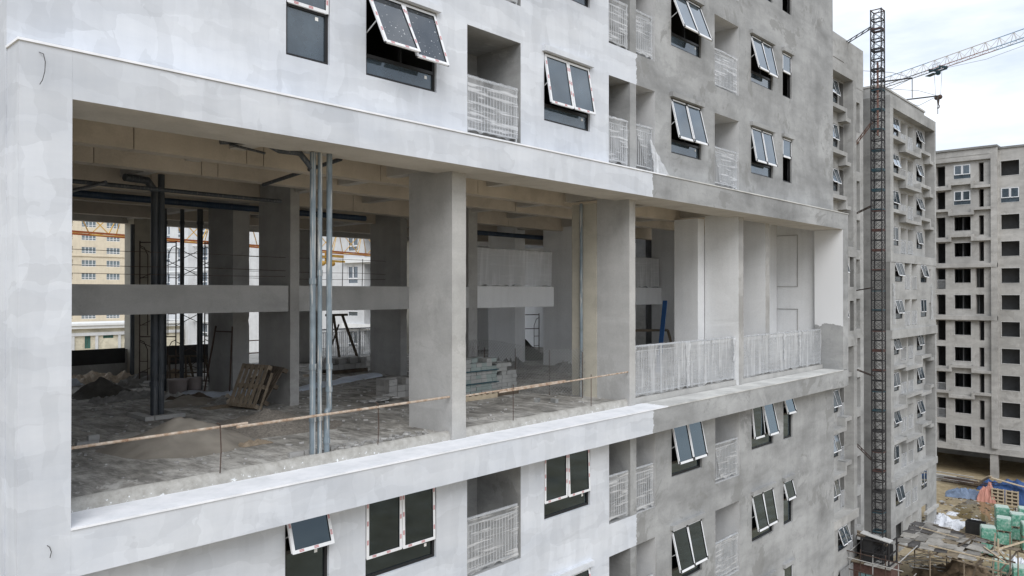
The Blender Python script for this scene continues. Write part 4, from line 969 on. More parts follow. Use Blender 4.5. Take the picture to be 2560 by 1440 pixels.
# ------------------------------------------------------------------ far wing of the same estate (right)
def simple_window(parent, x0, x1, z0, z1, y, op, double=True, dark=False):
    ops = [op, op * 0.85]
    if double:
        mid = (x0 + x1) / 2; sashes = [(x0 + 0.03, mid - 0.004, z0 + 0.42, z1 - 0.03, ops[0]), (mid + 0.004, x1 - 0.03, z0 + 0.42, z1 - 0.03, ops[1])]
    else: sashes = [(x0 + 0.03, x1 - 0.03, z0 + 0.42, z1 - 0.03, op)]
    return window(parent, x0, x1, z0, z1, y, sashes, [(x0, x1, z0, z0 + 0.40)], 'plain', False)
WY = 19.0
TY = 18.5
STORE = [33.75 - 3 * k for k in range(12)]        # sills 33.75 ... 0.75
TALL = thing('apartment_building', (45, 21, 0), 'tall grey apartment block behind the hall block, with a column of narrow stair slots', 'building')
# framed parts are recessed, the part between z 17.9 and 23.3 is flush
def flush_row(s): return 17.9 < s < 23.3 or s < 5.4
def tall_part():
    m = MB(); holes = []
    for s in STORE:
        holes.append((51.75, 53.5, s, s + 1.55, 0.15))
        if not flush_row(s): holes.append((53.8, 54.6, s - 0.62, s + 1.55, 1.2, 1))
        else: holes.append((54.1, 54.85, s - 0.5, s + 1.55, 0.9, 1))
    def inzone(lo, hi): return [(h[0], h[1], max(lo, h[2]), min(hi, h[3]), *h[4:]) for h in holes if h[3] > lo and h[2] < hi]
    m.wall('y', TY + 0.6, 31.2, 54.71, 24.0, 36.05, inzone(24.0, 36.05), 0.15)
    m.wall('y', TY + 0.02, 31.2, 55.35, 17.9, 24.0, inzone(17.9, 24.0), 0.15)
    m.wall('y', TY + 0.6, 31.2, 54.71, 5.9, 17.9, inzone(5.9, 17.9), 0.15)
    m.wall('y', TY + 0.02, 31.2, 55.35, 0.0, 5.9, inzone(0.0, 5.9), 0.15)
    for h in holes:
        if len(h) > 5: m.add([(h[0], TY + 1.8, h[2]), (h[1], TY + 1.8, h[2]), (h[1], TY + 1.8, h[3]), (h[0], TY + 1.8, h[3])], [(0, 1, 2, 3)], 1)
    return m
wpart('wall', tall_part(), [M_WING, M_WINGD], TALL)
m = MB(); m.box(31.2, 62.2, 20.25, 40, 36.47, 39.6); m.box(31.2, 58.0, 20.215, 20.25, 37.8, 37.9); wpart('parapet', m, M_WING, TALL)
m = MB(); m.box(31.2, 55.35, TY + 0.3, 20.248, 36.052, 36.3); wpart('roof', m, M_WING, TALL)
for z0, z1, pr in ((35.45, 36.05, 0.02), (23.3, 24.0, 0.02), (17.2, 17.9, 0.04), (5.4, 5.98, 0.12)):
    m = MB(); m.box(31.2, 55.35, TY - pr, TY + 0.62, z0, z1); wpart('frame_band', m, M_WING if z0 > 6 else M_CONCL, TALL)
for z0, z1 in ((24.002, 35.448), (5.982, 17.198)):
    m = MB(); m.box(54.71, 55.35, TY - 0.018, TY + 1.75, z0, z1); wpart('frame_pillar', m, M_WING, TALL)
# stair slots on the set-back wall
m = MB(); holes = [(60.35, 61.45, 15.1 + 3 * k, 17.4 + 3 * k, 0.7) for k in range(-4, 7)]
m.wall('y', 20.27, 55.0, 62.2, 0, 36.47, holes, 0.7)
m.add([(62.2, 20.27, 0), (62.2, 40, 0), (62.2, 40, 36.47), (62.2, 20.27, 36.47)], [(0, 1, 2, 3)])
wpart('stair_wall', m, M_WING, TALL)
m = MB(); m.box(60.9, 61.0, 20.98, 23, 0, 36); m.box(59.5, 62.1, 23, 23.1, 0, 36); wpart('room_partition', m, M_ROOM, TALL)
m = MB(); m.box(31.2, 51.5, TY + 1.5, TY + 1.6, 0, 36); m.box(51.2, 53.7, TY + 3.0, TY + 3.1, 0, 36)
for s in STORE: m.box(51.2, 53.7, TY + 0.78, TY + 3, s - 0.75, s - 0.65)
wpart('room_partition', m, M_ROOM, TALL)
for i, s in enumerate(STORE[:11]):
    y = TY + (0.65 if not flush_row(s) else 0.07)
    simple_window(TALL, 51.75, 53.5, s, s + 1.55, y, (16, 12, 20, 18)[i % 4])
# stepped ledges under the windows of the framed parts
def step_ledges(parent, zf, x_lo, steps, y, mat):
    """steps: list of (x0, x1, z_offset)"""
    m = MB()
    for k, (a, b, dz) in enumerate(steps):
        m.box(a, b, y - 0.55, y + 0.02, zf + dz - 0.15, zf + dz + 0.12)
    for (a, b, dz), (c, d, ez) in zip(steps, steps[1:]):
        lo, hi = min(dz, ez), max(dz, ez); m.box(b - 0.14, b + 0.14, y - 0.552, y + 0.018, zf + lo - 0.15, zf + hi + 0.12)
    return wpart('stepped_ledge', m, mat, parent)
for zf in (33.0, 30.0, 27.0): step_ledges(TALL, zf, 0, [(48.5, 53.65, 0.25), (53.65, 54.5, -0.35)], TY + 0.6, M_WING)
for zf in (15.0, 12.0, 9.0): step_ledges(TALL, zf, 0, [(48.5, 53.4, -0.3), (53.4, 54.5, 0.3)], TY + 0.6, M_WING)
for k, s in enumerate(STORE[7:11]): railing(TALL, 53.85, 54.55, TY + (0.62 if not flush_row(s) else 0.05), s - 0.6, 1.1, 40 + k, M_FILM2)

WING = thing('apartment_building', (71, 25, 0), 'grey apartment wing right of the hoist mast with wrapped balconies and stepped ledges', 'building')
WXa, WXb = 64.5, 77.69
BX = ((69.34, 71.0), (71.3, 72.95)); WX = ((66.75, 68.74), (73.9, 75.62))
BXf = ((68.3, 69.9), (70.25, 71.9)); WXf = ((65.75, 67.65), (72.9, 74.7))       # where the wall is flush
def wing_walls():
    m = MB(); flush, rec = [], []
    for s in STORE:
        fl = flush_row(s)
        dst = flush if fl else rec
        for a, b in (WXf if fl else WX): dst.append((a, b, s, s + 1.55, 0.15))
        for a, b in (BXf if fl else BX): dst.append((a, b, s - 0.62, s + 1.55, 1.2, 1))
        if fl and s > 10: dst.append((75.6, 76.2, s - 0.3, s + 1.2, 0.5, 1))
    def zone(hs, lo, hi): return [(h[0], h[1], max(lo, h[2]), min(hi, h[3]), *h[4:]) for h in hs if h[3] > lo and h[2] < hi]
    m.wall('y', WY + 0.6, 65.29, 76.54, 24.0, 35.55, zone(rec, 24.0, 35.55), 0.15)
    m.wall('y', WY + 0.02, WXa, WXb, 17.9, 23.3, zone(flush, 17.9, 23.3), 0.15)
    m.wall('y', WY + 0.6, 65.29, 76.54, 5.98, 17.2, zone(rec, 5.98, 17.2), 0.15)
    m.wall('y', WY + 0.02, WXa, WXb, 0, 5.4, zone(flush, 0, 5.4), 0.15)
    for h in rec: 
        if len(h) > 5: m.add([(h[0], WY + 1.8, h[2]), (h[1], WY + 1.8, h[2]), (h[1], WY + 1.8, h[3]), (h[0], WY + 1.8, h[3])], [(0, 1, 2, 3)], 1)
    for h in flush: 
        if len(h) > 5: m.add([(h[0], WY + 1.2, h[2]), (h[1], WY + 1.2, h[2]), (h[1], WY + 1.2, h[3]), (h[0], WY + 1.2, h[3])], [(0, 1, 2, 3)], 1)
    # slot side
    for lo, hi in ((24.0, 35.55), (5.98, 17.2)): m.add([(76.54, WY + 0.6, lo), (76.54, WY + 3, lo), (76.54, WY + 3, hi), (76.54, WY + 0.6, hi)], [(0, 1, 2, 3)])
    return m
wpart('wall', wing_walls(), [M_WING, M_TRIM], WING)
m = MB(); m.box(WXa + 0.36, 77.2, WY + 0.8, 45, 36.45, 37.35); wpart('parapet', m, M_WING, WING)
m = MB(); m.box(WXa + 0.3, 77.3, WY + 0.72, 45, 37.352, 37.5); wpart('coping', m, M_CONCL, WING)
for z0, z1, yy in ((35.55, 36.45, -0.02), (23.3, 24.0, -0.02), (17.2, 17.9, -0.12), (5.4, 5.98, -0.10)):
    m = MB(); m.box(WXa - 0.003, WXb + 0.003, WY + yy, WY + 0.78, z0, z1); wpart('frame_band', m, M_WING, WING)
for z0, z1 in ((24.002, 35.548), (5.982, 17.198)):
    for a, b, dp in ((WXa, 65.29, 1.0), (77.29, WXb, 3.0)):
        m = MB(); m.box(a, b, WY - 0.018, WY + dp, z0, z1); wpart('frame_pillar', m, M_WING, WING)
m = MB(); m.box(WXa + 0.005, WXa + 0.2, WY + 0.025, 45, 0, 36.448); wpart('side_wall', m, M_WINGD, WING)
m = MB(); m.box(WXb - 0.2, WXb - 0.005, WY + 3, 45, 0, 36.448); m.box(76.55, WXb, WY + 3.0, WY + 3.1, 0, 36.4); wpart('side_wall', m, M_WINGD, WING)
m = MB(); m.box(73.6, 77.4, WY - 0.25, WY + 0.018, 1.5, 1.72); wpart('base_ledge', m, M_CONCL, WING)
m = MB(); m.box(65.0, 76.4, WY + 3.2, WY + 3.3, 0, 36)
for s in STORE:
    m.box(65.0, 69, WY + 0.78, WY + 3.2, s - 0.75, s - 0.65); m.box(73.2, 76.4, WY + 0.78, WY + 3.2, s - 0.75, s - 0.65)
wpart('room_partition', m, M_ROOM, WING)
for i, s in enumerate(STORE[:11]):
    fl = flush_row(s)
    y = WY + (0.07 if fl else 0.65)
    for k, (a, b) in enumerate(WXf if fl else WX):
        op = (14, 17, 11, 1, 18, 15, 19, 10, 17, 2, 14)[(i + k * 4) % 11]
        simple_window(WING, a, b, s, s + 1.55, y, op)
    for k, (a, b) in enumerate(BXf if fl else BX):
        wrapped = (i * 3 + k) % 5 != 3
        railing(WING, a + 0.03, b - 0.03, y + 0.02, s - 0.6, 1.1, 60 + i * 5 + k, M_FILM2, gap=0.14, wrap=wrapped)
for n_, zf in enumerate((33.0, 30.0, 27.0)):
    step_ledges(WING, zf, 0, [(65.35, 68.9, 0.35), (68.9, 73.2, -0.30), (73.2, 76.2, 0.25), (76.2, 77.2, -0.4)] if n_ != 2 else [(65.35, 69.0, 0.45), (69.0, 73.2, -0.15), (73.2, 76.2, 0.35), (76.2, 77.2, -0.3)], WY + 0.6, M_WING)
for zf in (15.0, 12.0, 9.0):
    step_ledges(WING, zf, 0, [(65.35, 68.9, -0.15 if zf != 12.0 else -0.5), (68.9, 73.4, -0.45 if zf != 12.0 else 0.25), (73.4, 76.2, 0.25 if zf != 12.0 else 0.0), (76.2, 77.2, -0.1 if zf != 12.0 else 0.45)], WY + 0.6, M_WING)
# film streamers down the flush storeys
for x in (65.0, 75.9):
    m = MB(); m.grid(lambda u, v: (x + u * (0.75 - 0.25 * v) + 0.06 * nz(v * 5, u * 3), WY - 0.05 - 0.06 * abs(nz(u * 8, v * 6)), 18.4 + v * 3.2), 6, 16); wpart('plastic_wrap', m, M_FILM2, WING)
# roof davits with ropes
for i, (x, y, z, ln) in enumerate(((65.2, 20.6, 37.5, 3.2), (72.8, 20.6, 37.5, 3.0))):
    t = thing('roof_davit', (x, y, z), ('rooftop davit with hanging rope beside the hoist mast', 'rooftop davit with hanging rope farther right on the wing')[i], 'davit')
    e = Vector((x + 1.6, y - 2.6, z + 0.55))
    m = MB(); m.tube((x, y, z), (x, y, z + 0.5), 0.06, 6); m.tube((x, y, z + 0.3), e, 0.06, 6); wpart('arm', m, M_MAST_D, t)
    m = MB(); m.tube(e, e + Vector((0.0, 0, -1.6)), 0.035, 5); m.path([Vector((x - 0.6, y + 1, z + 1.4)), (Vector((x, y, z + 1.2)) + e) / 2 + Vector((0, 0, .2)), e], 0.018, 4); m.path([Vector((x, y, z + 0.1)), (Vector((x, y, z)) + e) / 2 + Vector((0, 0, -0.5)), e], 0.018, 4); wpart('rope', m, M_CABLE, t)

# ------------------------------------------------------------------ far block across the yard (faces -x)
B3 = thing('apartment_building', (106, 18, 0), 'bare grey block across the yard with dark unglazed window openings on open ground floor', 'building')
BX3 = 100.0
SIL = [34.0 - 3 * k for k in range(11)]
m = MB(); hs = []
for s in SIL:
    hs += [(20.85, 22.55, s, s + 1.6, 0.35), (23.45, 24.4, s - 0.7, s + 1.65, 0.9), (19.55, 20.05 if s > 24 or s < 17 else 20.4, s - 0.55, s + 1.65, 0.9), (26.0, 27.7, s, s + 1.6, .35)]
m.wall('x', BX3, 18.8, 34, 3.45, 35.95, hs, 0.35, 0); wpart('wall', m, M_B3, B3)
m = MB(); hs2 = []
for s in SIL: hs2 += [(16.2, 17.95, s - 0.05, s + 1.6, 0.3), (11.8, 13.5, s - 0.05, s + 1.6, 0.3), (7.5, 9.2, s - 0.05, s + 1.6, 0.3)]
m.wall('x', BX3 + 0.35, 0, 18.2, 3.45, 37.0, hs2, 0.3, 0); wpart('wall', m, M_B3, B3)
m = MB(); m.box(BX3 - 0.4, BX3 + 0.5, 18.2, 18.8, 3.45, 37.2); wpart('pilaster', m, M_B3, B3)
m = MB(); m.box(BX3 - 0.38, BX3 + 0.4, 18.8, 34, 35.95, 37.2); m.box(BX3 - 0.42, BX3 - 0.38, 18.8, 34, 36.5, 36.56); wpart('parapet', m, M_B3, B3)
m = MB(); m.box(BX3 - 0.55, BX3 + 12, 18.15, 34, 37.2, 37.42); m.box(BX3 + 0.2, BX3 + 12, 0, 18.148, 37.0, 37.22); wpart('coping', m, M_WINGD, B3)
m = MB(); m.box(BX3 - 0.05, BX3 + 12, 0, 34, 2.75, 3.448); wpart('floor_slab', m, M_B3, B3)
m = MB(); m.box(BX3 + 11.8, BX3 + 12, 0, 34, 0, 37); m.box(BX3 + 0.4, BX3 + 12, 0, 0.2, 3.5, 37); m.box(BX3, BX3 + 12, 33.8, 34, 3.5, 37); wpart('wall', m, M_B3, B3)
for y in (4.0, 11.0, 18.3, 25.5):
    m = MB(); m.box(BX3 + 0.1, BX3 + 0.8, y, y + 0.75, 0, 2.748); wpart('column', m, M_B3, B3)
m = MB(); m.box(BX3 + 2.2, BX3 + 2.3, 0.3, 18.2, 3.5, 36.8); wpart('block_wall', m, M_BLOCKWALL, B3)
m = MB(); m.box(BX3 + 4.0, BX3 + 4.1, 18.2, 33.8, 3.5, 36.8); m.box(BX3 + 1.0, BX3 + 4.0, 21.8, 21.9, 3.5, 36.8); m.box(BX3 + 1.0, BX3 + 4, 23.0, 23.1, 3.5, 36.8); m.box(BX3 + 1.0, BX3 + 4, 20.2, 20.3, 3.5, 36.8); wpart('block_wall', m, M_BLOCKWALL, B3)
m = MB()
for s in SIL: m.box(BX3 + 0.36, BX3 + 4, 0.3, 33.8, s - 0.95, s - 0.75)
wpart('floor_slab', m, M_ROOM, B3)
for i, s in enumerate(SIL):      # plastered reveals round each opening; two rows already have white sashes
    for (a, b, x) in ((20.85, 22.55, BX3), (16.2, 17.95, BX3 + 0.35)):
        lo = s if x == BX3 else s - 0.05
        sash = (x == BX3 and i in (0, 1)) or (x != BX3 and i == 1)
        m = MB(); t_ = 0.05
        m.box(x - 0.03, x + 0.02, a - t_, a, lo - t_, s + 1.6 + t_); m.box(x - 0.03, x + 0.02, b, b + t_, lo - t_, s + 1.6 + t_); m.box(x - 0.03, x + 0.02, a, b, lo - t_, lo); m.box(x - 0.03, x + 0.02, a, b, s + 1.6, s + 1.6 + t_)
        w = wpart('window', m, M_TRIM, B3)
        if sash:
            mid = (a + b) / 2
            for (p, q) in ((a + 0.03, mid - 0.02), (mid + 0.02, b - 0.03)):
                m = MB(); z0, z1 = s + 0.45, s + 1.57
                for bb in ((p, p + 0.08, z0, z1), (q - 0.08, q, z0, z1), (p + 0.08, q - 0.08, z0, z0 + 0.08), (p + 0.08, q - 0.08, z1 - 0.08, z1)): m.box(x - 0.06, x - 0.0, bb[0], bb[1], bb[2], bb[3])
                wpart('sash', m, M_TAPE, w)
                m = MB(); m.box(x - 0.035, x - 0.025, p + 0.06, q - 0.06, z0 + 0.06, z1 - 0.06); wpart('pane', m, M_GLASS, w)
            m = MB(); m.box(x + 0.03, x + 0.04, a, b, lo, s + 0.45); wpart('pane', m, M_GLASS, w)
# stepped ledges on the left part
def step_ledge_y(zf, inv):
    m = MB(); st = [(18.82, 20.6, -0.28), (20.6, 22.9, 0.22), (22.9, 26.0, -0.28)] if not inv else [(18.82, 20.6, 0.22), (20.6, 22.9, -0.28), (22.9, 26.0, 0.22)]
    for a, b, dz in st: m.box(BX3 - 0.5, BX3 - 0.002, a, b, zf + dz - 0.16, zf + dz + 0.14)
    for (a, b, dz), (c, d, ez) in zip(st, st[1:]): m.box(BX3 - 0.502, BX3 - 0.004, b - 0.15, b + 0.15, zf + min(dz, ez) - 0.16, zf + max(dz, ez) + 0.14)
    wpart('stepped_ledge', m, M_B3, B3)
for k, inv in ((1, False), (2, True), (3, False), (8, False), (9, True)): step_ledge_y(36.2 - 3 * k, inv)
for k in (4, 6): 
    m = MB(); m.box(BX3 - 0.45, BX3 - 0.002, 18.2, 34, 36.0 - 3 * k - 0.25, 36.0 - 3 * k + 0.22); wpart('frame_band', m, M_B3, B3)
for k, s in enumerate(SIL):
    if k in (4, 8, 9): 
        m = MB(); m.bar((BX3 + 0.1, 23.45, s + 0.35), (BX3 + 0.1, 24.4, s + 0.35), 0.05)
        for q in range(9): m.bar((BX3 + 0.1, 23.48 + 0.11 * q, s - 0.65), (BX3 + 0.1, 23.48 + 0.11 * q, s + 0.33), 0.025)
        wpart('railing', m, M_STEEL, B3)

# ------------------------------------------------------------------ hoist mast
MX, MY = 55.1, 17.0
MAST = thing('hoist_mast', (MX, MY, 0), 'tall dark lattice hoist mast standing in front of the grey wing', 'hoist mast')
def mast_section(mat_i):
    m = MB(); a = 0.34; H = 1.36
    c = [(-a, -a), (a, -a), (a, a), (-a, a)]
    for x, y in c: m.bar((x, y, 0), (x, y, H), 0.065, 0.065, 0)
    for z in (0.035, H / 2):
        for k in range(4):
            p, q = c[k], c[(k + 1) % 4]; m.bar((*p, z), (*q, z), 0.055, 0.075, 1 if z < 0.1 else 0)
    for z in (H - 0.05,):
        for k in range(4):
            p, q = c[k], c[(k + 1) % 4]; m.bar((*p, z), (*q, z), 0.05, 0.06, 1)
    for zz in (0.06, H / 2 + 0.03):
        for k in range(4):
            p, q = c[k], c[(k + 1) % 4]; m.bar((*p, zz), (*q, zz + H / 2 - 0.1), 0.02, 0.02, 0); m.bar((*q, zz), (*p, zz + H / 2 - 0.1), 0.02, 0.02, 0)
    return m.mesh('mast_section', [M_MAST_D, mat_i])
SEC = [mast_section(M_MAST_D), mast_section(M_MAST_T), mast_section(M_MAST_R)]
zz = 0.62; k = 0
pat = [0, 0, 0, 1, 0, 0, 2, 0, 0, 1, 0, 2, 2, 0, 1, 0, 2, 2, 2, 1, 1, 1, 0, 1, 1, 0, 0, 0, 2, 2]
while zz < 39.0: link('mast_section', SEC[pat[k % len(pat)]], MAST, (MX, MY, zz), (0, 0, 0.0)); zz += 1.36; k += 1
m = MB(); m.bar((MX, MY, 31.5), (MX, MY, 36.5), 0.10, 0.10); m.bar((MX + 0.12, MY, 32), (MX + 0.12, MY, 36.3), 0.05); wpart('guide_pole', m, M_JIB_R, MAST)
for (z, ex, ez, mt) in ((39.0, 58.8, 39.5, M_MAST_D), (32.5, 60.2, 32.0, M_JIB_R), (26.8, 60.2, 26.8, M_RUSTD), (21.2, 58.5, 20.9, M_RUSTD), (15.2, 60.2, 15.1, M_RUSTD), (9.4, 60.2, 9.5, M_RUSTD)):
    m = MB(); p = Vector((MX, MY + 0.36, z)); q = Vector((ex, 20.25, ez))
    for s_ in (-0.17, 0.17): m.bar(p + Vector((s_, 0, 0)), q + Vector((s_ * 1.2, 0, 0)), 0.05)
    for j in range(4): m.bar(p.lerp(q, j / 4) + Vector((-0.17, 0, 0)), p.lerp(q, (j + 1) / 4) + Vector((0.19, 0, 0)), 0.035)
    wpart('wall_tie', m, mt, MAST)

# ------------------------------------------------------------------ lattice jibs
def jib(name, p, q, n, h, w, mats, label, cat, seg=(0.0,)):
    """triangular jib: one top chord, two bottom chords; mats[i] per third of length"""
    p, q = Vector(p), Vector(q); d = q - p; L_ = d.length; dn = d.normalized(); s = Vector((-dn.y, dn.x, 0)) * w / 2; up = Vector((0, 0, h))
    t = thing(name, p, label, cat)
    for si, (f0, f1, ct, cb, cw) in enumerate(mats):
        m = MB(); i0, i1 = int(round(f0 * n)), int(round(f1 * n))
        A = lambda k: p + d * (k / n)
        m.bar(A(i0) + up, A(i1) + up, 0.085, 0.085, 0)
        for sg in (-1, 1): m.bar(A(i0) + s * sg, A(i1) + s * sg, 0.08, 0.10, 1)
        for k in range(i0, i1):
            mid = p + d * ((k + 0.5) / n) + up
            for sg in (-1, 1):
                m.bar(A(k) + s * sg, mid, 0.045, 0.045, 2); m.bar(mid, A(k + 1) + s * sg, 0.045, 0.045, 2)
            m.bar(A(k) + s, A(k + 1) - s, 0.035, 0.035, 2); m.bar(A(k) + s, A(k) - s, 0.035, 0.035, 2)
            if name == 'tower_crane': m.bar(mid, mid - up + s, 0.04, 0.04, 2)
        wpart('jib_section', m, [ct, cb, cw], t)
    return t
TC = jib('tower_crane', (131.5, 40.8, 53.9), (114.5, 11.6, 53.9), 16, 1.35, 1.2,
    [(0, 0.3125, M_JIB_B, M_MAST_D, M_JIB_W), (0.3125, 0.625, M_JIB_W, M_JIB_R, M_JIB_W), (0.625, 1.0, M_JIB_B, M_JIB_B, M_JIB_W)], 'tower crane jib reaching over the roofs with trolley and hook', 'crane')
m = MB()
for a in ((-0.8, -0.8), (0.8, -0.8), (0.8, 0.8), (-0.8, 0.8)): m.bar((112 + a[0], 7.3 + a[1], 0), (112 + a[0], 7.3 + a[1], 56), 0.16)
for k in range(32):
    z = k * 1.75
    for a, b in (((-.8, -.8), (.8, -.8)), ((.8, -.8), (.8, .8)), ((.8, .8), (-.8, .8)), ((-.8, .8), (-.8, -.8))): m.bar((112 + a[0], 7.3 + a[1], z), (112 + b[0], 7.3 + b[1], z + 1.75), 0.07)
m.bar((112, 7.3, 54.0), (114.5, 11.6, 54.0), 1.0, 1.3); wpart('tower_mast', m, M_MAST_T, TC)
HOOKT = 0.36
jd = (Vector((114.5, 11.6, 53.9)) - Vector((131.5, 40.8, 53.9)))
tp = Vector((131.5, 40.8, 53.9)) + jd * HOOKT
m = MB(); e = jd.normalized(); sd_ = Vector((-e.y, e.x, 0))
for sg in (-1, 1): m.bar(tp - e * 1.0 + sd_ * 0.6 * sg + Vector((0, 0, -0.25)), tp + e * 1.0 + sd_ * 0.6 * sg + Vector((0, 0, -0.25)), 0.16, 0.22)
for kx in (-0.95, 0.95): m.bar(tp + e * kx + sd_ * 0.75 + Vector((0, 0, -0.05)), tp + e * kx - sd_ * 0.75 + Vector((0, 0, -0.05)), 0.16, 0.3)
m.ball(tp + Vector((0, 0, -0.65)), 0.38, 0, 10); m.bar(tp - e * 1.9 + Vector((0, 0, -0.7)), tp - e * 0.5 + Vector((0, 0, -0.6)), 0.9, 0.08)
for k in range(3): m.path([tp - e * (1.6 - k * .5) + sd_ * .6, tp - e * (1.6 - k * .5) + sd_ * .6 + Vector((0, 0, 1.0)), tp - e * (1.2 - k * .5) + sd_ * .6 + Vector((0, 0, 1.0))], 0.03, 5)
wpart('trolley', m, M_MAST_T, TC)
m = MB(); hk = tp + Vector((0, 0, -4.3))
for sg in (-1, 1): m.tube(tp + e * 0.7 * sg + Vector((0, 0, -.3)), hk + e * 0.42 * sg, 0.022, 5)
m.path([tp + e * 1 + Vector((0, 0, -.3)), tp + e * 8 + Vector((0, 0, -1.0)), Vector((114.5, 11.6, 53.3))], 0.022, 4); wpart('cable', m, M_CABLE, TC)
m = MB(); m.ball(hk + e * 0.3, 0.36, 0, 10, (1, 1, 1)); m.ball(hk - e * 0.3, 0.32, 0, 10); m.tube(hk + Vector((0, 0, -0.1)), hk + Vector((0, 0, -1.0)), 0.22, 8, 0, 0.12)
m.path([hk + Vector((0, 0, -1.0)), hk + Vector((0, 0, -1.25)) + e * 0.2, hk + Vector((0, 0, -1.5)) + e * 0.18, hk + Vector((0, 0, -1.6)), hk + Vector((0, 0, -1.5)) - e * 0.22], 0.07, 6); wpart('hook_block', m, M_RUSTD, TC)

OJ = jib('tower_crane', (6.3, 41.6, 24.0), (45.5, 54.1, 24.0), 13, 1.9, 1.5, [(0, 1.0, M_YELLOW, M_ORANGE, M_YELLOW)], 'orange and yellow crane jib seen through the rear of the hall', 'crane')
tp = Vector((6.3, 41.6, 24)) + (Vector((45.5, 54.1, 24)) - Vector((6.3, 41.6, 24))) * 0.70
m = MB(); e = Vector((39.2, 12.5, 0)).normalized(); sd_ = Vector((-e.y, e.x, 0))
for sg in (-1, 1): m.bar(tp - e * 0.9 + sd_ * .75 * sg + Vector((0, 0, -.35)), tp + e * 0.9 + sd_ * .75 * sg + Vector((0, 0, -.35)), 0.14, 0.2)
for kx in (-0.85, 0.85): m.bar(tp + e * kx + sd_ * .9 + Vector((0, 0, .15)), tp + e * kx + sd_ * .9 + Vector((0, 0, -.9)), 0.1); m.ball(tp + e * kx * 0.7 + Vector((0, 0, -0.9)), 0.2, 0, 10)
m.bar(tp - e * 0.9 - sd_ * .9 + Vector((0, 0, -.75)), tp + e * 0.9 - sd_ * .9 + Vector((0, 0, -.75)), 0.1, 0.16); wpart('trolley', m, M_YELLOW, OJ)
m = MB()
for a in ((-0.7, -0.7), (0.7, -0.7), (0.7, 0.7), (-0.7, 0.7)): m.bar((46.5 + a[0], 54.5 + a[1], 0), (46.5 + a[0], 54.5 + a[1], 26), 0.16)
wpart('tower_mast', m, M_YELLOW, OJ) if False else None

# ------------------------------------------------------------------ buildings seen through the hall
PB = thing('apartment_building', (52, 70, 0), 'pale grey apartment block seen through the rear of the hall', 'building')
M_PB = plaster('pale_grey_render', (0.60, 0.61, 0.62), 0.12, 0.25)
M_PBT = plain('white_balcony_band', (0.74, 0.75, 0.75), 0.8, 0, 0.05)
PX = 42.0; m = MB(); hs = []
PS = [3.75 + 3 * k for k in range(10)]
PWIN = [(57.9, 59.5), (87.4, 88.9), (94.0, 95.5), (97.6, 99.2)]
for s in PS:
    for a, b in PWIN: hs.append((a, b, s, s + 1.6, 0.18))
    hs.append((51.6, 55.0, s - 0.7, s + 1.7, 1.5)); hs.append((55.4, 56.9, s - 0.7, s + 1.7, 1.5))
m.wall('x', PX, 46, 112, 0, 34, hs, 0.18); m.box(PX + 2, PX + 2.1, 46, 112, 0, 34); m.add([(PX, 46, 0), (PX + 14, 46, 0), (PX + 14, 46, 34), (PX, 46, 34)], [(0, 1, 2, 3)]); m.add([(PX, 46, 34), (PX + 14, 46, 34), (PX + 14, 112, 34), (PX, 112, 34)], [(0, 1, 2, 3)])
wpart('wall', m, M_PB, PB)
for s in PS:
    m = MB(); m.box(PX - 0.35, PX - 0.004, 50.5, 59.9, s - 1.15, s - 0.72); wpart('balcony_band', m, M_PBT, PB)
    if 15 < s < 28:
        m = MB(); m.box(PX - 0.3, PX - 0.2, 86.5, 100.0, s - 1.3, s - 1.15); wpart('balcony_band', m, M_PBT, PB)
m = MB(); m.box(PX - 0.8, PX - 0.003, 90.6, 91.4, 0, 34); wpart('pilaster', m, M_PB, PB)
pw = {}
for s in PS:
    if not 14 < s < 29: continue
    for a, b in PWIN:
        m = MB(); t_ = 0.09; x = PX + 0.06; mid = (a + b) / 2
        for bb in ((a, a + t_, s, s + 1.6), (b - t_, b, s, s + 1.6), (mid - 0.07, mid + 0.07, s + 0.45, s + 1.6), (a + t_, b - t_, s + 0.36, s + 0.48), (a + t_, b - t_, s + 1.5, s + 1.6)): m.box(x, x + 0.06, *bb)
        w = wpart('window', m, M_TAPE, PB)
        m = MB(); m.box(x + 0.07, x + 0.08, a, b, s, s + 1.6); wpart('pane', m, M_GLASS, w)
YB = thing('apartment_building', (69, 206, 0), 'cream apartment tower with rows of white windows beyond the hall', 'building')
YY = 200.0; m = MB(); hs = []
YS = [2.0 + 3.15 * k for k in range(18)]; YX = [(57.2, 59.6, 1), (61.8, 64.2, 1), (66.0, 69.0, 0), (70.4, 73.2, 0), (75.0, 78.2, 1), (80, 83, 1), (52, 55, 1), (47, 50, 0)]
YX = [(61.0, 63.2, 0), (65.1, 68.3, 1), (70.7, 73.8, 1), (75.2, 78.4, 0), (55.2, 58.4, 1), (81.0, 84.2, 1)]
for s in YS:
    for a, b, k in YX: hs.append((a, b, s, s + 1.55, 0.25 if k else 1.2))
m.wall('y', YY, 30, 110, 0, 62, hs, 0.3); m.box(30, 110, YY + 1.2, YY + 1.4, 0, 62); m.box(30, 110, YY + 1.4, YY + 14, 61.8, 62); wpart('wall', m, M_YB, YB)
for s in YS[::3]:
    m = MB(); m.box(30, 110, YY - 0.25, YY - 0.003, s - 0.75, s - 0.5); wpart('cornice', m, M_YB, YB)
wm = {}
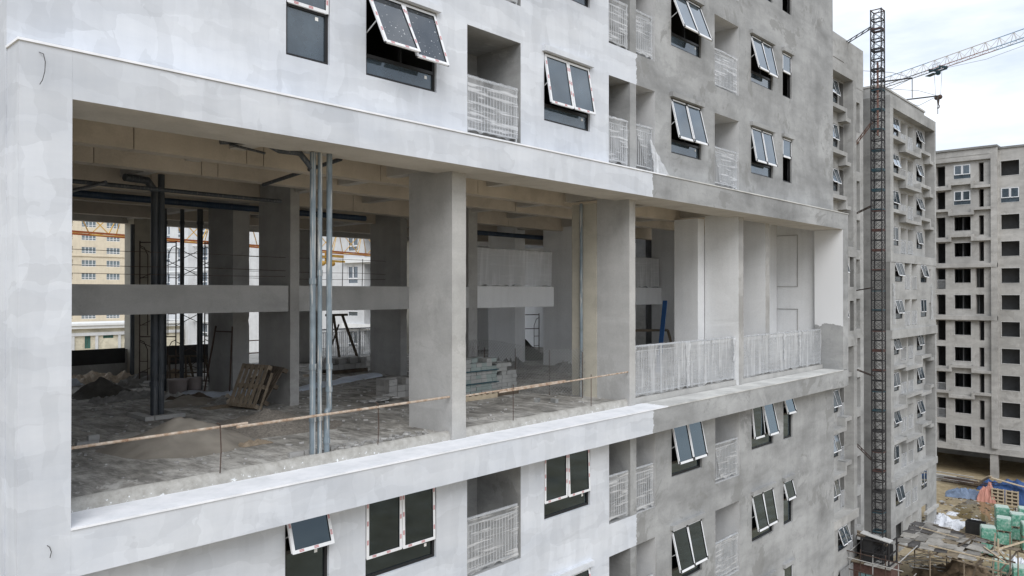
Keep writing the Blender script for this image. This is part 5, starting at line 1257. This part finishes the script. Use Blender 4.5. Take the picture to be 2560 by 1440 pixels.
for s in YS:
    for a, b, k in YX:
        if not (4 < s < 46 and 60 < a < 79): continue
        key = (round(b - a, 2), k)
        if key not in wm:
            w_ = b - a; f = MB(); q = MB()
            if k:
                for x in (0, w_ * 0.25, w_ * 0.5, w_ * 0.75, w_): f.box(x - 0.06, x + 0.06, 0, 0.08, 0, 1.55)
                f.box(0, w_, 0.001, 0.079, 0.40, 0.50); f.box(0, w_, 0.001, 0.079, 1.45, 1.549); f.box(0, w_, 0.001, 0.079, 0, 0.08)
            else:
                f.box(0, w_, -0.05, 0.02, 0.45, 0.53); f.box(0.8, w_ - 0.8, 0.5, 0.56, 0.0, 0.1); f.box(w_ / 2 - 0.05, w_ / 2 + 0.05, 0.5, 0.56, 0.1, 1.5)
            q.box(0, w_, 0.12 if k else 0.7, 0.13 if k else 0.72, 0, 1.55)
            wm[key] = (f.mesh('window', M_TAPE), q.mesh('pane', M_YBW))
        w = link('window', wm[key][0], YB, (a, YY + 0.05, s)); link('pane', wm[key][1], w, (a, YY + 0.05, s))
OB = thing('annex', (40, 96, 0), 'low peeling cream annex with green door below the cream tower', 'building')
m = MB(); hs = [(30.29, 30.9, 14.7, 16.08, 0.2), (32.19, 33.3, 15.75, 16.12, 0.2)]
m.wall('y', 92.0, 18, 40.9, 0, 16.9, hs, 0.2); m.box(18, 40.9, 92.2, 92.3, 0, 16.9); wpart('wall', m, M_OLD, OB)
m = MB(); m.box(17.5, 40.95, 91.5, 104, 16.9, 17.25); m.box(17.5, 40.95, 91.3, 91.9, 17.252, 17.5); wpart('roof', m, M_PBT, OB)
for x in (28.95, 31.35, 33.75, 36.2):
    m = MB(); m.box(x, x + 0.28, 91.85, 91.998, 0, 16.1); wpart('pilaster', m, M_PB, OB)
m = MB(); m.box(18, 40.9, 91.8, 91.996, 16.1, 16.45); wpart('beam', m, M_PB, OB)
M_GRN = plain('dark_green_paint', (0.05, 0.13, 0.11), 0.6)
m = MB(); m.box(30.29, 30.58, 92.1, 92.15, 14.7, 16.08); m.box(30.62, 30.9, 92.1, 92.15, 14.7, 16.08); wpart('door', m, M_GRN, OB)
m = MB()
for k in range(4): m.box(32.2 + 0.275 * k, 32.45 + 0.275 * k, 92.1, 92.15, 15.75, 16.12)
wpart('window', m, M_GRN, OB)

# ------------------------------------------------------------------ yard clutter (right)
YARD = MB()
def gbox(name, x, y, z, sx, sy, sz, mat, label, cat, rz=0.0, group=None):
    m = MB(); m.obox(Matrix.Translation((x, y, z + sz / 2)) @ Matrix.Rotation(rz, 4, 'Z'), sx, sy, sz); return solo(name, m, mat, (x, y, z), label, cat, group)
# green wrapped block packs
def pack_mesh():
    b = bmesh.new(); bmesh.ops.create_cube(b, size=1)
    bmesh.ops.scale(b, vec=(1.18, 1.05, 1.0), verts=b.verts); bmesh.ops.translate(b, vec=(0, 0, 0.62), verts=b.verts)
    bmesh.ops.bevel(b, geom=list(b.edges), offset=0.05, segments=2, affect='EDGES')
    bmesh.ops.subdivide_edges(b, edges=list(b.edges), cuts=2, use_grid_fill=True)
    for v in b.verts: v.co += Vector((nz(v.co.x * 4, v.co.z * 4, 1), nz(v.co.y * 4, v.co.z * 4, 2), nz(v.co.x * 4, v.co.y * 4, 3))) * 0.03
    me = bpy.data.meshes.new('wrap'); b.to_mesh(me); b.free(); me.materials.append(M_GREENW); me.materials.append(M_GREENT)
    for p in me.polygons: p.material_index = 1 if p.normal.z > 0.8 else 0
    return me
PK = pack_mesh()
pm = MB()
for y in (-0.45, 0, 0.45): pm.box(-0.6, 0.6, y - 0.06, y + 0.06, 0.0, 0.11)
for k in range(5): pm.box(-0.62 + k * 0.28, -0.5 + k * 0.28, -0.52, 0.52, 0.112, 0.13)
PKP = pm.mesh('pallet_base', M_WOOD)
PACKS = [(78.2, 14.0, 0, 'rear left green wrapped block pack below the muddy road'), (78.2, 14.0, 1.14, 'pack on top of the rear left green pack'), (76.6, 12.6, 0, 'green pack in the rear row, second from the left'), (76.6, 12.6, 1.14, 'upper green pack in the rear row at the right'),
         (78.9, 12.4, 0, 'rearmost green pack at the right frame edge'), (78.9, 12.4, 1.14, 'upper rearmost pack with whitish torn top'), (74.4, 13.2, 0, 'green pack in the middle row with crisp printed sides'), (74.4, 13.2, 1.14, 'topmost green pack of the middle row'),
         (74.0, 11.4, 0, 'green pack at the right edge of the middle row'), (74.0, 11.4, 1.14, 'upper green pack at the right edge of the middle row'), (70.6, 13.6, 0, 'green pack beside the shed roof corner'), (70.6, 13.6, 1.14, 'upper green pack half hidden by the shed roof corner'), (66.6, 12.0, 0, 'nearest green pack at the bottom edge under the poles'), (65.6, 10.6, 0, 'green pack at the bottom right corner')]
r6 = random.Random(3)
for x, y, z, lb in PACKS:
    at = (x + r6.uniform(-.08, .08), y, z); rz = r6.uniform(-.12, .12) + 0.25
    t = thing('block_pack', at, lb, 'block pack', 'green wrapped block packs', (0, 0, rz))
    link('wrap', PK, t, at); link('pallet_base', PKP, t, at)
# tarps, pallets and planks at the far side of the road
def tarp(name, cx, cy, rx, ry, h, mat, label, seed, rot=0.0):
    m = MB()
    def f(u, v):
        x, y = (u - 0.5) * 2, (v - 0.5) * 2; k = max(0.0, 1 - max(abs(x), abs(y)) ** 2.6)
        X, Y = x * rx * (1 + .15 * nz(y * 3, seed)), y * ry * (1 + .15 * nz(x * 3, seed))
        return (cx + X * math.cos(rot) - Y * math.sin(rot), cy + X * math.sin(rot) + Y * math.cos(rot), 0.02 + h * k * (0.8 + 0.35 * nz(x * 2 + seed, y * 2)) + 0.38 * k * abs(nz(x * 3.3 + seed, y * 5)) + 0.22 * k * abs(nz(x * 9, y * 9 + seed)))
    m.grid(f, 26, 26, 0, False); return solo(name, m, mat, (cx, cy, 0), label, 'tarpaulin')
tarp('tarpaulin', 91.3, 15.2, 2.2, 2.6, 1.9, M_TARPB, 'bright blue tarpaulin over a tall pile at the road edge', 4)
tarp('tarpaulin', 89.4, 19.0, 1.2, 2.0, 0.7, M_TARPG, 'grey blue crumpled tarpaulin left of the salmon bundle', 7, 0.2)
tarp('tarpaulin', 88.9, 17.15, 0.8, 0.85, 1.7, M_PINK, 'salmon tarpaulin bundle beside the pale pallets', 9)
tarp('tarpaulin', 94.5, 18.0, 1.2, 1.0, 0.9, M_TARPB, 'small blue tarpaulin under the bare block columns', 12)
t = thing('wooden_pallet', (88.2, 15.95, 0), 'pale pallet standing on edge beside the salmon bundle', 'pallet', 'pallets standing at the road')
def stand_pallet(x, y, lb):
    t = thing('wooden_pallet', (x, y, 0), lb, 'pallet', 'pallets standing at the road')
    for k in range(5): 
        m = MB(); m.box(x, x + 0.03, y - 0.55, y + 0.55, 0.03 + k * 0.34, 0.15 + k * 0.34); wpart('board', m, M_WOODP, t)
    for yy in (-0.55, -0.06, 0.43): 
        m = MB(); m.box(x + 0.032, x + 0.14, y + yy, y + yy + 0.12, 0.0, 1.52); wpart('bearer', m, M_WOODP, t)
    m = MB(); m.box(x + 0.142, x + 0.16, y - 0.5, y + 0.5, 0.02, 1.5); wpart('back_board', m, M_WOODD, t)
bpy.data.objects.remove(t)
stand_pallet(88.2, 16.15, 'left pale pallet standing on edge beside the salmon bundle'); stand_pallet(88.15, 14.95, 'right pale pallet standing on edge before the blue tarpaulin')
for i, (p, q, lb) in enumerate((((91, 17.6, 2.0), (88.8, 12.5, 1.7), 'long pale plank resting across the blue tarpaulin'), ((92.5, 18.5, 1.0), (90.5, 17.2, 2.2), 'short plank on the pile above the salmon bundle'))):
    m = MB(); m.bar(p, q, 0.35, 0.06); solo('plank', m, M_WOODP, p, lb, 'plank')
r7 = random.Random(9)
for i, (x, y, nb, lb) in enumerate(((95.0, 22.4, 16, 'grey rebar bundle before the ground floor at the wing corner'), (94.0, 19.8, 12, 'rusty rebar bundle right of the grey bundle'))):
    t = thing('rebar_bundle', (x, y, 0), lb, 'rebar bundle')
    for k in range(nb):
        m = MB(); yy = y + r7.uniform(-1.2, 1.2); xx = x + r7.uniform(-0.6, 0.6); z = 0.1 + 0.09 * (k % 9); m.tube((xx, yy - 2.2, z), (xx + r7.uniform(-.3, .3), yy + 2.2, z + r7.uniform(0, .15)), 0.045, 5); wpart('bar', m, (M_CONCL, M_RUSTD)[i], t)
m = MB()
for k in range(260):
    x, y = r7.uniform(91.5, 97), r7.uniform(9, 18); s = r7.uniform(0.12, 0.4); m.obox(Matrix.Translation((x, y, s * 0.3)) @ Matrix.Rotation(r7.uniform(0, 6), 4, 'Z') @ Matrix.Rotation(r7.uniform(-.5, .5), 4, 'X'), s * 1.5, s, s * 0.7, r7.choice((0, 1)))
for k in range(1300):
    x, y = r7.uniform(58, 92), r7.uniform(8, 20.5); s = r7.uniform(0.03, 0.2); m.obox(Matrix.Translation((x, y, s * 0.2)) @ Matrix.Rotation(r7.uniform(0, 6), 4, 'Z') @ Matrix.Rotation(r7.uniform(-.5, .5), 4, 'X'), s * 1.7, s, s * 0.5, r7.choice((0, 1, 2, 2)))
o = link('rubble', m.mesh('rubble', [M_CONC, M_CONCL, M_WOODD])); o['kind'] = 'stuff'
rag('sack_pile', 77.6, 18.0, 0, 1.6, 1.2, 0.65, M_WHITESACK, 'white plastic sacks heaped beside the wing corner', 'sacks', 91)
rag('sack_pile', 79.2, 19.0, 0, 0.6, 0.6, 0.5, M_WHITESACK, 'single white sack left of the sack heap', 'sacks', 95)
rag('paper_sheet', 81.5, 18.6, 0, 0.7, 0.45, 0.18, M_WHITESACK, 'white sheets lying on the mud left of the puddle', 'sheet', 97)
rag('paper_sheet', 80.2, 16.6, 0, 0.8, 0.35, 0.15, M_WHITESACK, 'white sheet lying on the mud above the dark box', 'sheet', 99)
rag('sack_pile', 69.4, 11.4, 0, 1.0, 0.8, 0.7, M_WHITESACK, 'white sacks between the lower green packs', 'sacks', 103)
t = thing('mixing_box', (76.2, 15.6, 0), 'dark open box standing on the mud above the shed roof', 'box')
for b in ((75.7, 75.76, 14.9, 16.3, 0, 1.05), (76.6, 76.66, 14.9, 16.3, 0, 1.05), (75.762, 76.598, 14.9, 14.96, 0, 1.05), (75.762, 76.598, 16.24, 16.3, 0, 1.05), (75.762, 76.598, 14.962, 16.238, 0.0, 0.1)):
    m = MB(); m.box(*b); wpart('side_panel', m, M_TARPD, t)
# temporary shed with patchwork roof
t = SHED = thing('shed', (60.3, 13.8, 0), 'temporary shed with a patchwork roof of weathered sheets on poles', 'shed')
def roofpt(u, v):   # u along x depth (near -> far), v along y (left -> right)
    a = Vector((57.7, 16.6, 3.45)).lerp(Vector((57.6, 10.4, 3.1)), v); b = Vector((63.4, 17.0, 3.6)).lerp(Vector((62.3, 10.2, 3.3)), v)
    return a.lerp(b, u)
r8 = random.Random(21)
NU, NV = 5, 8
for i in range(NU):
    for j in range(NV):
        if j >= NV - 2 and r8.random() < 0.55: continue
        c = roofpt((i + 0.5) / NU, (j + 0.5) / NV) + Vector((r8.uniform(-.12, .12), r8.uniform(-.12, .12), r8.uniform(0.0, 0.12)))
        m = MB(); m.obox(Matrix.Translation(c) @ Matrix.Rotation(r8.uniform(-.22, .22), 4, 'Z') @ Matrix.Rotation(r8.uniform(-.09, .09), 4, 'X') @ Matrix.Rotation(r8.uniform(-.09, .09), 4, 'Y'), 1.22 + r8.uniform(-.15, .2), 0.86 + r8.uniform(-.1, .15), 0.025)
        wpart('roof_sheet', m, M_SHED[r8.choice((0, 0, 1, 1, 1, 2, 3))], t)
for k in range(6):
    m = MB(); v = k / 5; m.bar(roofpt(-0.03, v) + Vector((0, 0, -0.09)), roofpt(1.03, v) + Vector((0, 0, -0.09)), 0.08); wpart('rafter', m, M_WOODD, t)
for u in (0.0, 0.5, 1.0):
    m = MB(); m.bar(roofpt(u, -0.02) + Vector((0, 0, -0.17)), roofpt(u, 1.05) + Vector((0, 0, -0.17)), 0.09); wpart('purlin', m, M_WOODD if u else M_WOOD, t)
for u in (0.02, 0.98):
    for v in (0.0, 0.33, 0.66, 1.0):
        m = MB(); p = roofpt(u, v); m.tube((p.x, p.y, 0), (p.x, p.y, p.z - 0.2), 0.05, 6); wpart('post', m, M_WOOD, t)
for k, (u0, v0, u1, v1) in enumerate(((0.1, 0.3, 0.15, 1.05), (0.95, 0.2, 0.9, 0.75), (0.6, 0.75, 0.2, 1.0), (0.35, 0.55, 0.95, 0.62), (0.7, 0.1, 0.66, 0.5))):
    m = MB(); m.bar(roofpt(u0, v0) + Vector((0, 0, 0.16)), roofpt(u1, v1) + Vector((0, 0, 0.2)), 0.09, 0.06); wpart('loose_batten', m, (M_WOODP, M_WOODD)[k % 2], t)
# heap of brown straw-like waste under the roof edge
heap('waste_heap', 61.3, 13.4, 0, 3.4, 3.6, 1.9, plain('brown_waste', (0.16, 0.12, 0.08), 1.0, 0, 0.6, 1.6), 'brown waste heap lying below the near edge of the shed roof', 'waste heap', 6.1, 0.35, 60, 0.3, 0.9)
r9 = random.Random(4)
t = thing('pole_pile', (60.5, 16.2, 0), 'loose pale poles lying under the left corner of the shed roof', 'poles')
for k in range(12):
    m = MB(); a = Vector((59.3 + r9.uniform(-.5, .5), 16.6 + r9.uniform(-.6, .6), 1.5 + 0.05 * k)); m.tube(a, a + Vector((2.6 + r9.uniform(-.6, .6), -2.0 + r9.uniform(-.6, .6), r9.uniform(-.6, .3))), 0.035, 5); wpart('pole', m, (M_CONCL, M_WOODP)[k % 2], t)
# brick hut of the hoist with teal panes, pit and rails
t = thing('brick_hut', (54.6, 17.2, 0), 'low red brick hut with teal panes beside the hoist foot', 'hut')
hx, y0, y1, zt = 54.2, 16.0, 18.5, 2.55
m = MB(); m.wall('x', hx, y0, y1, 0, zt, [(16.25, 16.95, 1.15, 1.95, 0.12), (17.15, 18.05, 1.15, 1.95, 0.12)], 0.12); m.box(hx + 0.13, hx + 1.9, y1 - 0.12, y1, 0, zt); m.box(hx + 0.002, hx + 1.9, y0, y0 + 0.12, 0, zt); wpart('wall', m, M_BRICKW, t)
for a, b in ((16.25, 16.95), (17.15, 18.05)):
    m = MB(); m.box(hx + 0.05, hx + 0.07, a, (a + b) / 2 - 0.03, 1.15, 1.95); m.box(hx + 0.05, hx + 0.07, (a + b) / 2 + 0.03, b, 1.15, 1.95); wpart('window', m, M_TEAL, t)
for k in range(3):
    m = MB(); a = y0 + k * 0.84; m.box(hx - 0.15, hx + 1.5, a, a + 0.8, zt + 0.02 + 0.01 * k, zt + 0.08 + 0.01 * k); wpart('roof_sheet', m, (M_SHED[0], M_CONCL, M_SHED[3])[k], t)
t = thing('hoist_cage', (MX, MY, 0), 'dark hoist cage and gate at the mast foot', 'hoist cage')
m = MB()
for x in (MX - 0.8, MX + 0.9):
    for y in (MY - 0.85, MY + 0.9): m.bar((x, y, 0), (x, y, 4.3), 0.09)
for z in (2.7, 3.4, 4.25): m.bar((MX - 0.8, MY - 0.85, z), (MX - 0.8, MY + 0.9, z), 0.07); m.bar((MX - 0.8, MY - 0.85, z), (MX + 0.9, MY - 0.85, z), 0.07)
wpart('frame', m, M_MAST_D, t)
m = MB(); m.box(MX - 0.7, MX + 0.8, MY + 0.2, MY + 0.85, 2.6, 4.2); wpart('cage', m, M_TARPD, t)
m = MB(); m.obox(Matrix.Translation((MX - 0.5, MY, 4.45)) @ Matrix.Rotation(0.15, 4, 'X'), 0.7, 1.9, 0.06); wpart('roof_sheet', m, M_TRIM, t)
t = thing('pit_dark_screen', (56.4, 18.4, 0), 'black screen added for the shade of the pit left of the mast foot', 'screen')
m = MB(); m.grid(lambda u, v: (55.9 + 0.9 * u, 19.6 - 3.0 * u, 0.3 + 3.2 * v + 0.1 * nz(u * 5, v * 2)), 14, 6, 0, False); wpart('dark_sheet', m, M_TARPD, t)  # black sheets added to darken the pit beside the mast
m = MB(); m.grid(lambda u, v: (55.0 + 1.8 * u, 19.5 - 2.6 * v - 0.3 * u, 2.2 + 0.15 * nz(u * 4, v * 4)), 8, 8, 0, False); wpart('dark_sheet', m, M_TARPD, t)
for y in (19.3, 18.1, 16.9):
    m = MB(); m.tube((55.9 + 0.3 * (19.6 - y), y, 0), (55.9 + 0.3 * (19.6 - y), y, 3.9), 0.04, 5); wpart('post', m, M_RUSTD, t)
t = thing('scaffolding', (53.6, 17.2, 0), 'thin rusty tube railings and scaffold poles in front of the red hut', 'scaffolding')
for k, y in enumerate((15.3, 16.1, 16.9, 17.7, 18.4)):
    m = MB(); m.tube((53.4, y, 0), (53.4 + 0.05 * k, y, 3.5 + 0.2 * (k % 2)), 0.035, 5); wpart('pole', m, M_RUSTD if k % 2 else M_CONC, t)
for z, mt in ((0.7, M_CONCL), (2.2, M_RUSTD), (2.95, M_CONCL), (3.4, M_RUSTD)):
    m = MB(); m.tube((53.35, 15.0, z), (53.35, 18.9, z + 0.12), 0.035, 5); wpart('ledger', m, mt, t)
for p, q in (((53.4, 15.3, 3.4), (57.6, 15.3, 3.5)), ((53.4, 18.4, 3.4), (56.6, 18.4, 3.6)), ((53.4, 16.0, 0.4), (54.0, 14.4, 2.8)), ((53.4, 15.2, 1.2), (55.8, 12.4, 1.0))):
    m = MB(); m.tube(p, q, 0.035, 5); wpart('brace', m, M_CONC, t)
t = thing('plank_platform', (55.8, 18.4, 3.6), 'rough plank walkway between the tall block and the hoist', 'walkway')
for k in range(4):
    m = MB(); m.bar((55.2 + 0.25 * k, 19.1, 4.2 + 0.02 * k), (55.5 + 0.25 * k, 16.6, 3.7 + 0.02 * k), 0.2, 0.05); wpart('plank', m, (M_WOODD, M_WOOD)[k % 2], t)
# dark doorway wall and corrugated fence at the foot of the tall block
t = thing('corrugated_fence', (52.8, 18.3, 0), 'grey corrugated sheet fence at the bottom near the building corner', 'fence')
m = MB(); m.grid(lambda u, v: (51.8 + u * 2.9, 18.4 + 0.035 * math.sin(u * 2.9 * 42), v * 2.55), 160, 1, 0, False); wpart('corrugated_sheet', m, M_CORR, t)
m = MB(); m.grid(lambda u, v: (54.70 + 0.035 * math.sin(u * 1.6 * 42), 18.4 + u * 0.55 - 0.002, v * 2.55), 30, 1, 0, False); wpart('corrugated_sheet', m, M_CORR, t)
t = thing('scaffolding', (62.5, 10.4, 0), 'crooked timber poles and frames standing at the right end of the shed', 'scaffolding')
for p, q, mt in (((60.2, 11.0, 0), (60.2, 11.0, 4.3), M_WOODP), ((63.0, 10.8, 0), (63.0, 10.8, 4.0), M_WOOD), ((58.5, 12.6, 3.0), (63.5, 9.6, 3.8), M_WOODP), ((58.0, 10.9, 2.4), (62.5, 11.6, 4.0), M_WOOD), ((57.0, 12.5, 0), (57.2, 11.6, 3.4), M_WOODD), ((62.9, 10.9, 2.0), (60.1, 11.1, 3.7), M_WOODP)):
    m = MB(); m.bar(p, q, 0.09); wpart('pole', m, mt, t)
t = thing('tarpaulin', (60, 9.9, 0), 'black tarpaulin draped over a frame at the bottom right corner', 'tarpaulin') 
m = MB(); m.grid(lambda u, v: (57.5 + 2.2 * u, 10.1 + 0.35 * nz(u * 3, v * 3), 0.2 + 2.2 * v + 0.15 * nz(u * 4, 1)), 12, 10, 0, False); wpart('cloth', m, M_TARPD, t)
m = MB(); m.bar((57.5, 10.2, 2.45), (59.8, 10.2, 2.5), 0.08); m.bar((57.5, 10.2, 0), (57.5, 10.2, 2.5), 0.08); wpart('frame', m, M_WOODD, t)
t = thing('site_railing', (82, 11.8, 0), 'thin tube railing at the road edge above the green packs', 'railing')
for k in range(4):
    m = MB(); m.tube((80.0 + 0.5 * k, 13.3 - 0.7 * k, 0), (80.0 + 0.5 * k, 13.3 - 0.7 * k, 1.2 if k else 1.9), 0.04, 5); wpart('post', m, M_RUSTD, t)
m = MB(); m.tube((80.0, 13.3, 1.0), (81.5, 11.2, 1.1), 0.04, 5); wpart('rail', m, M_CONC, t)
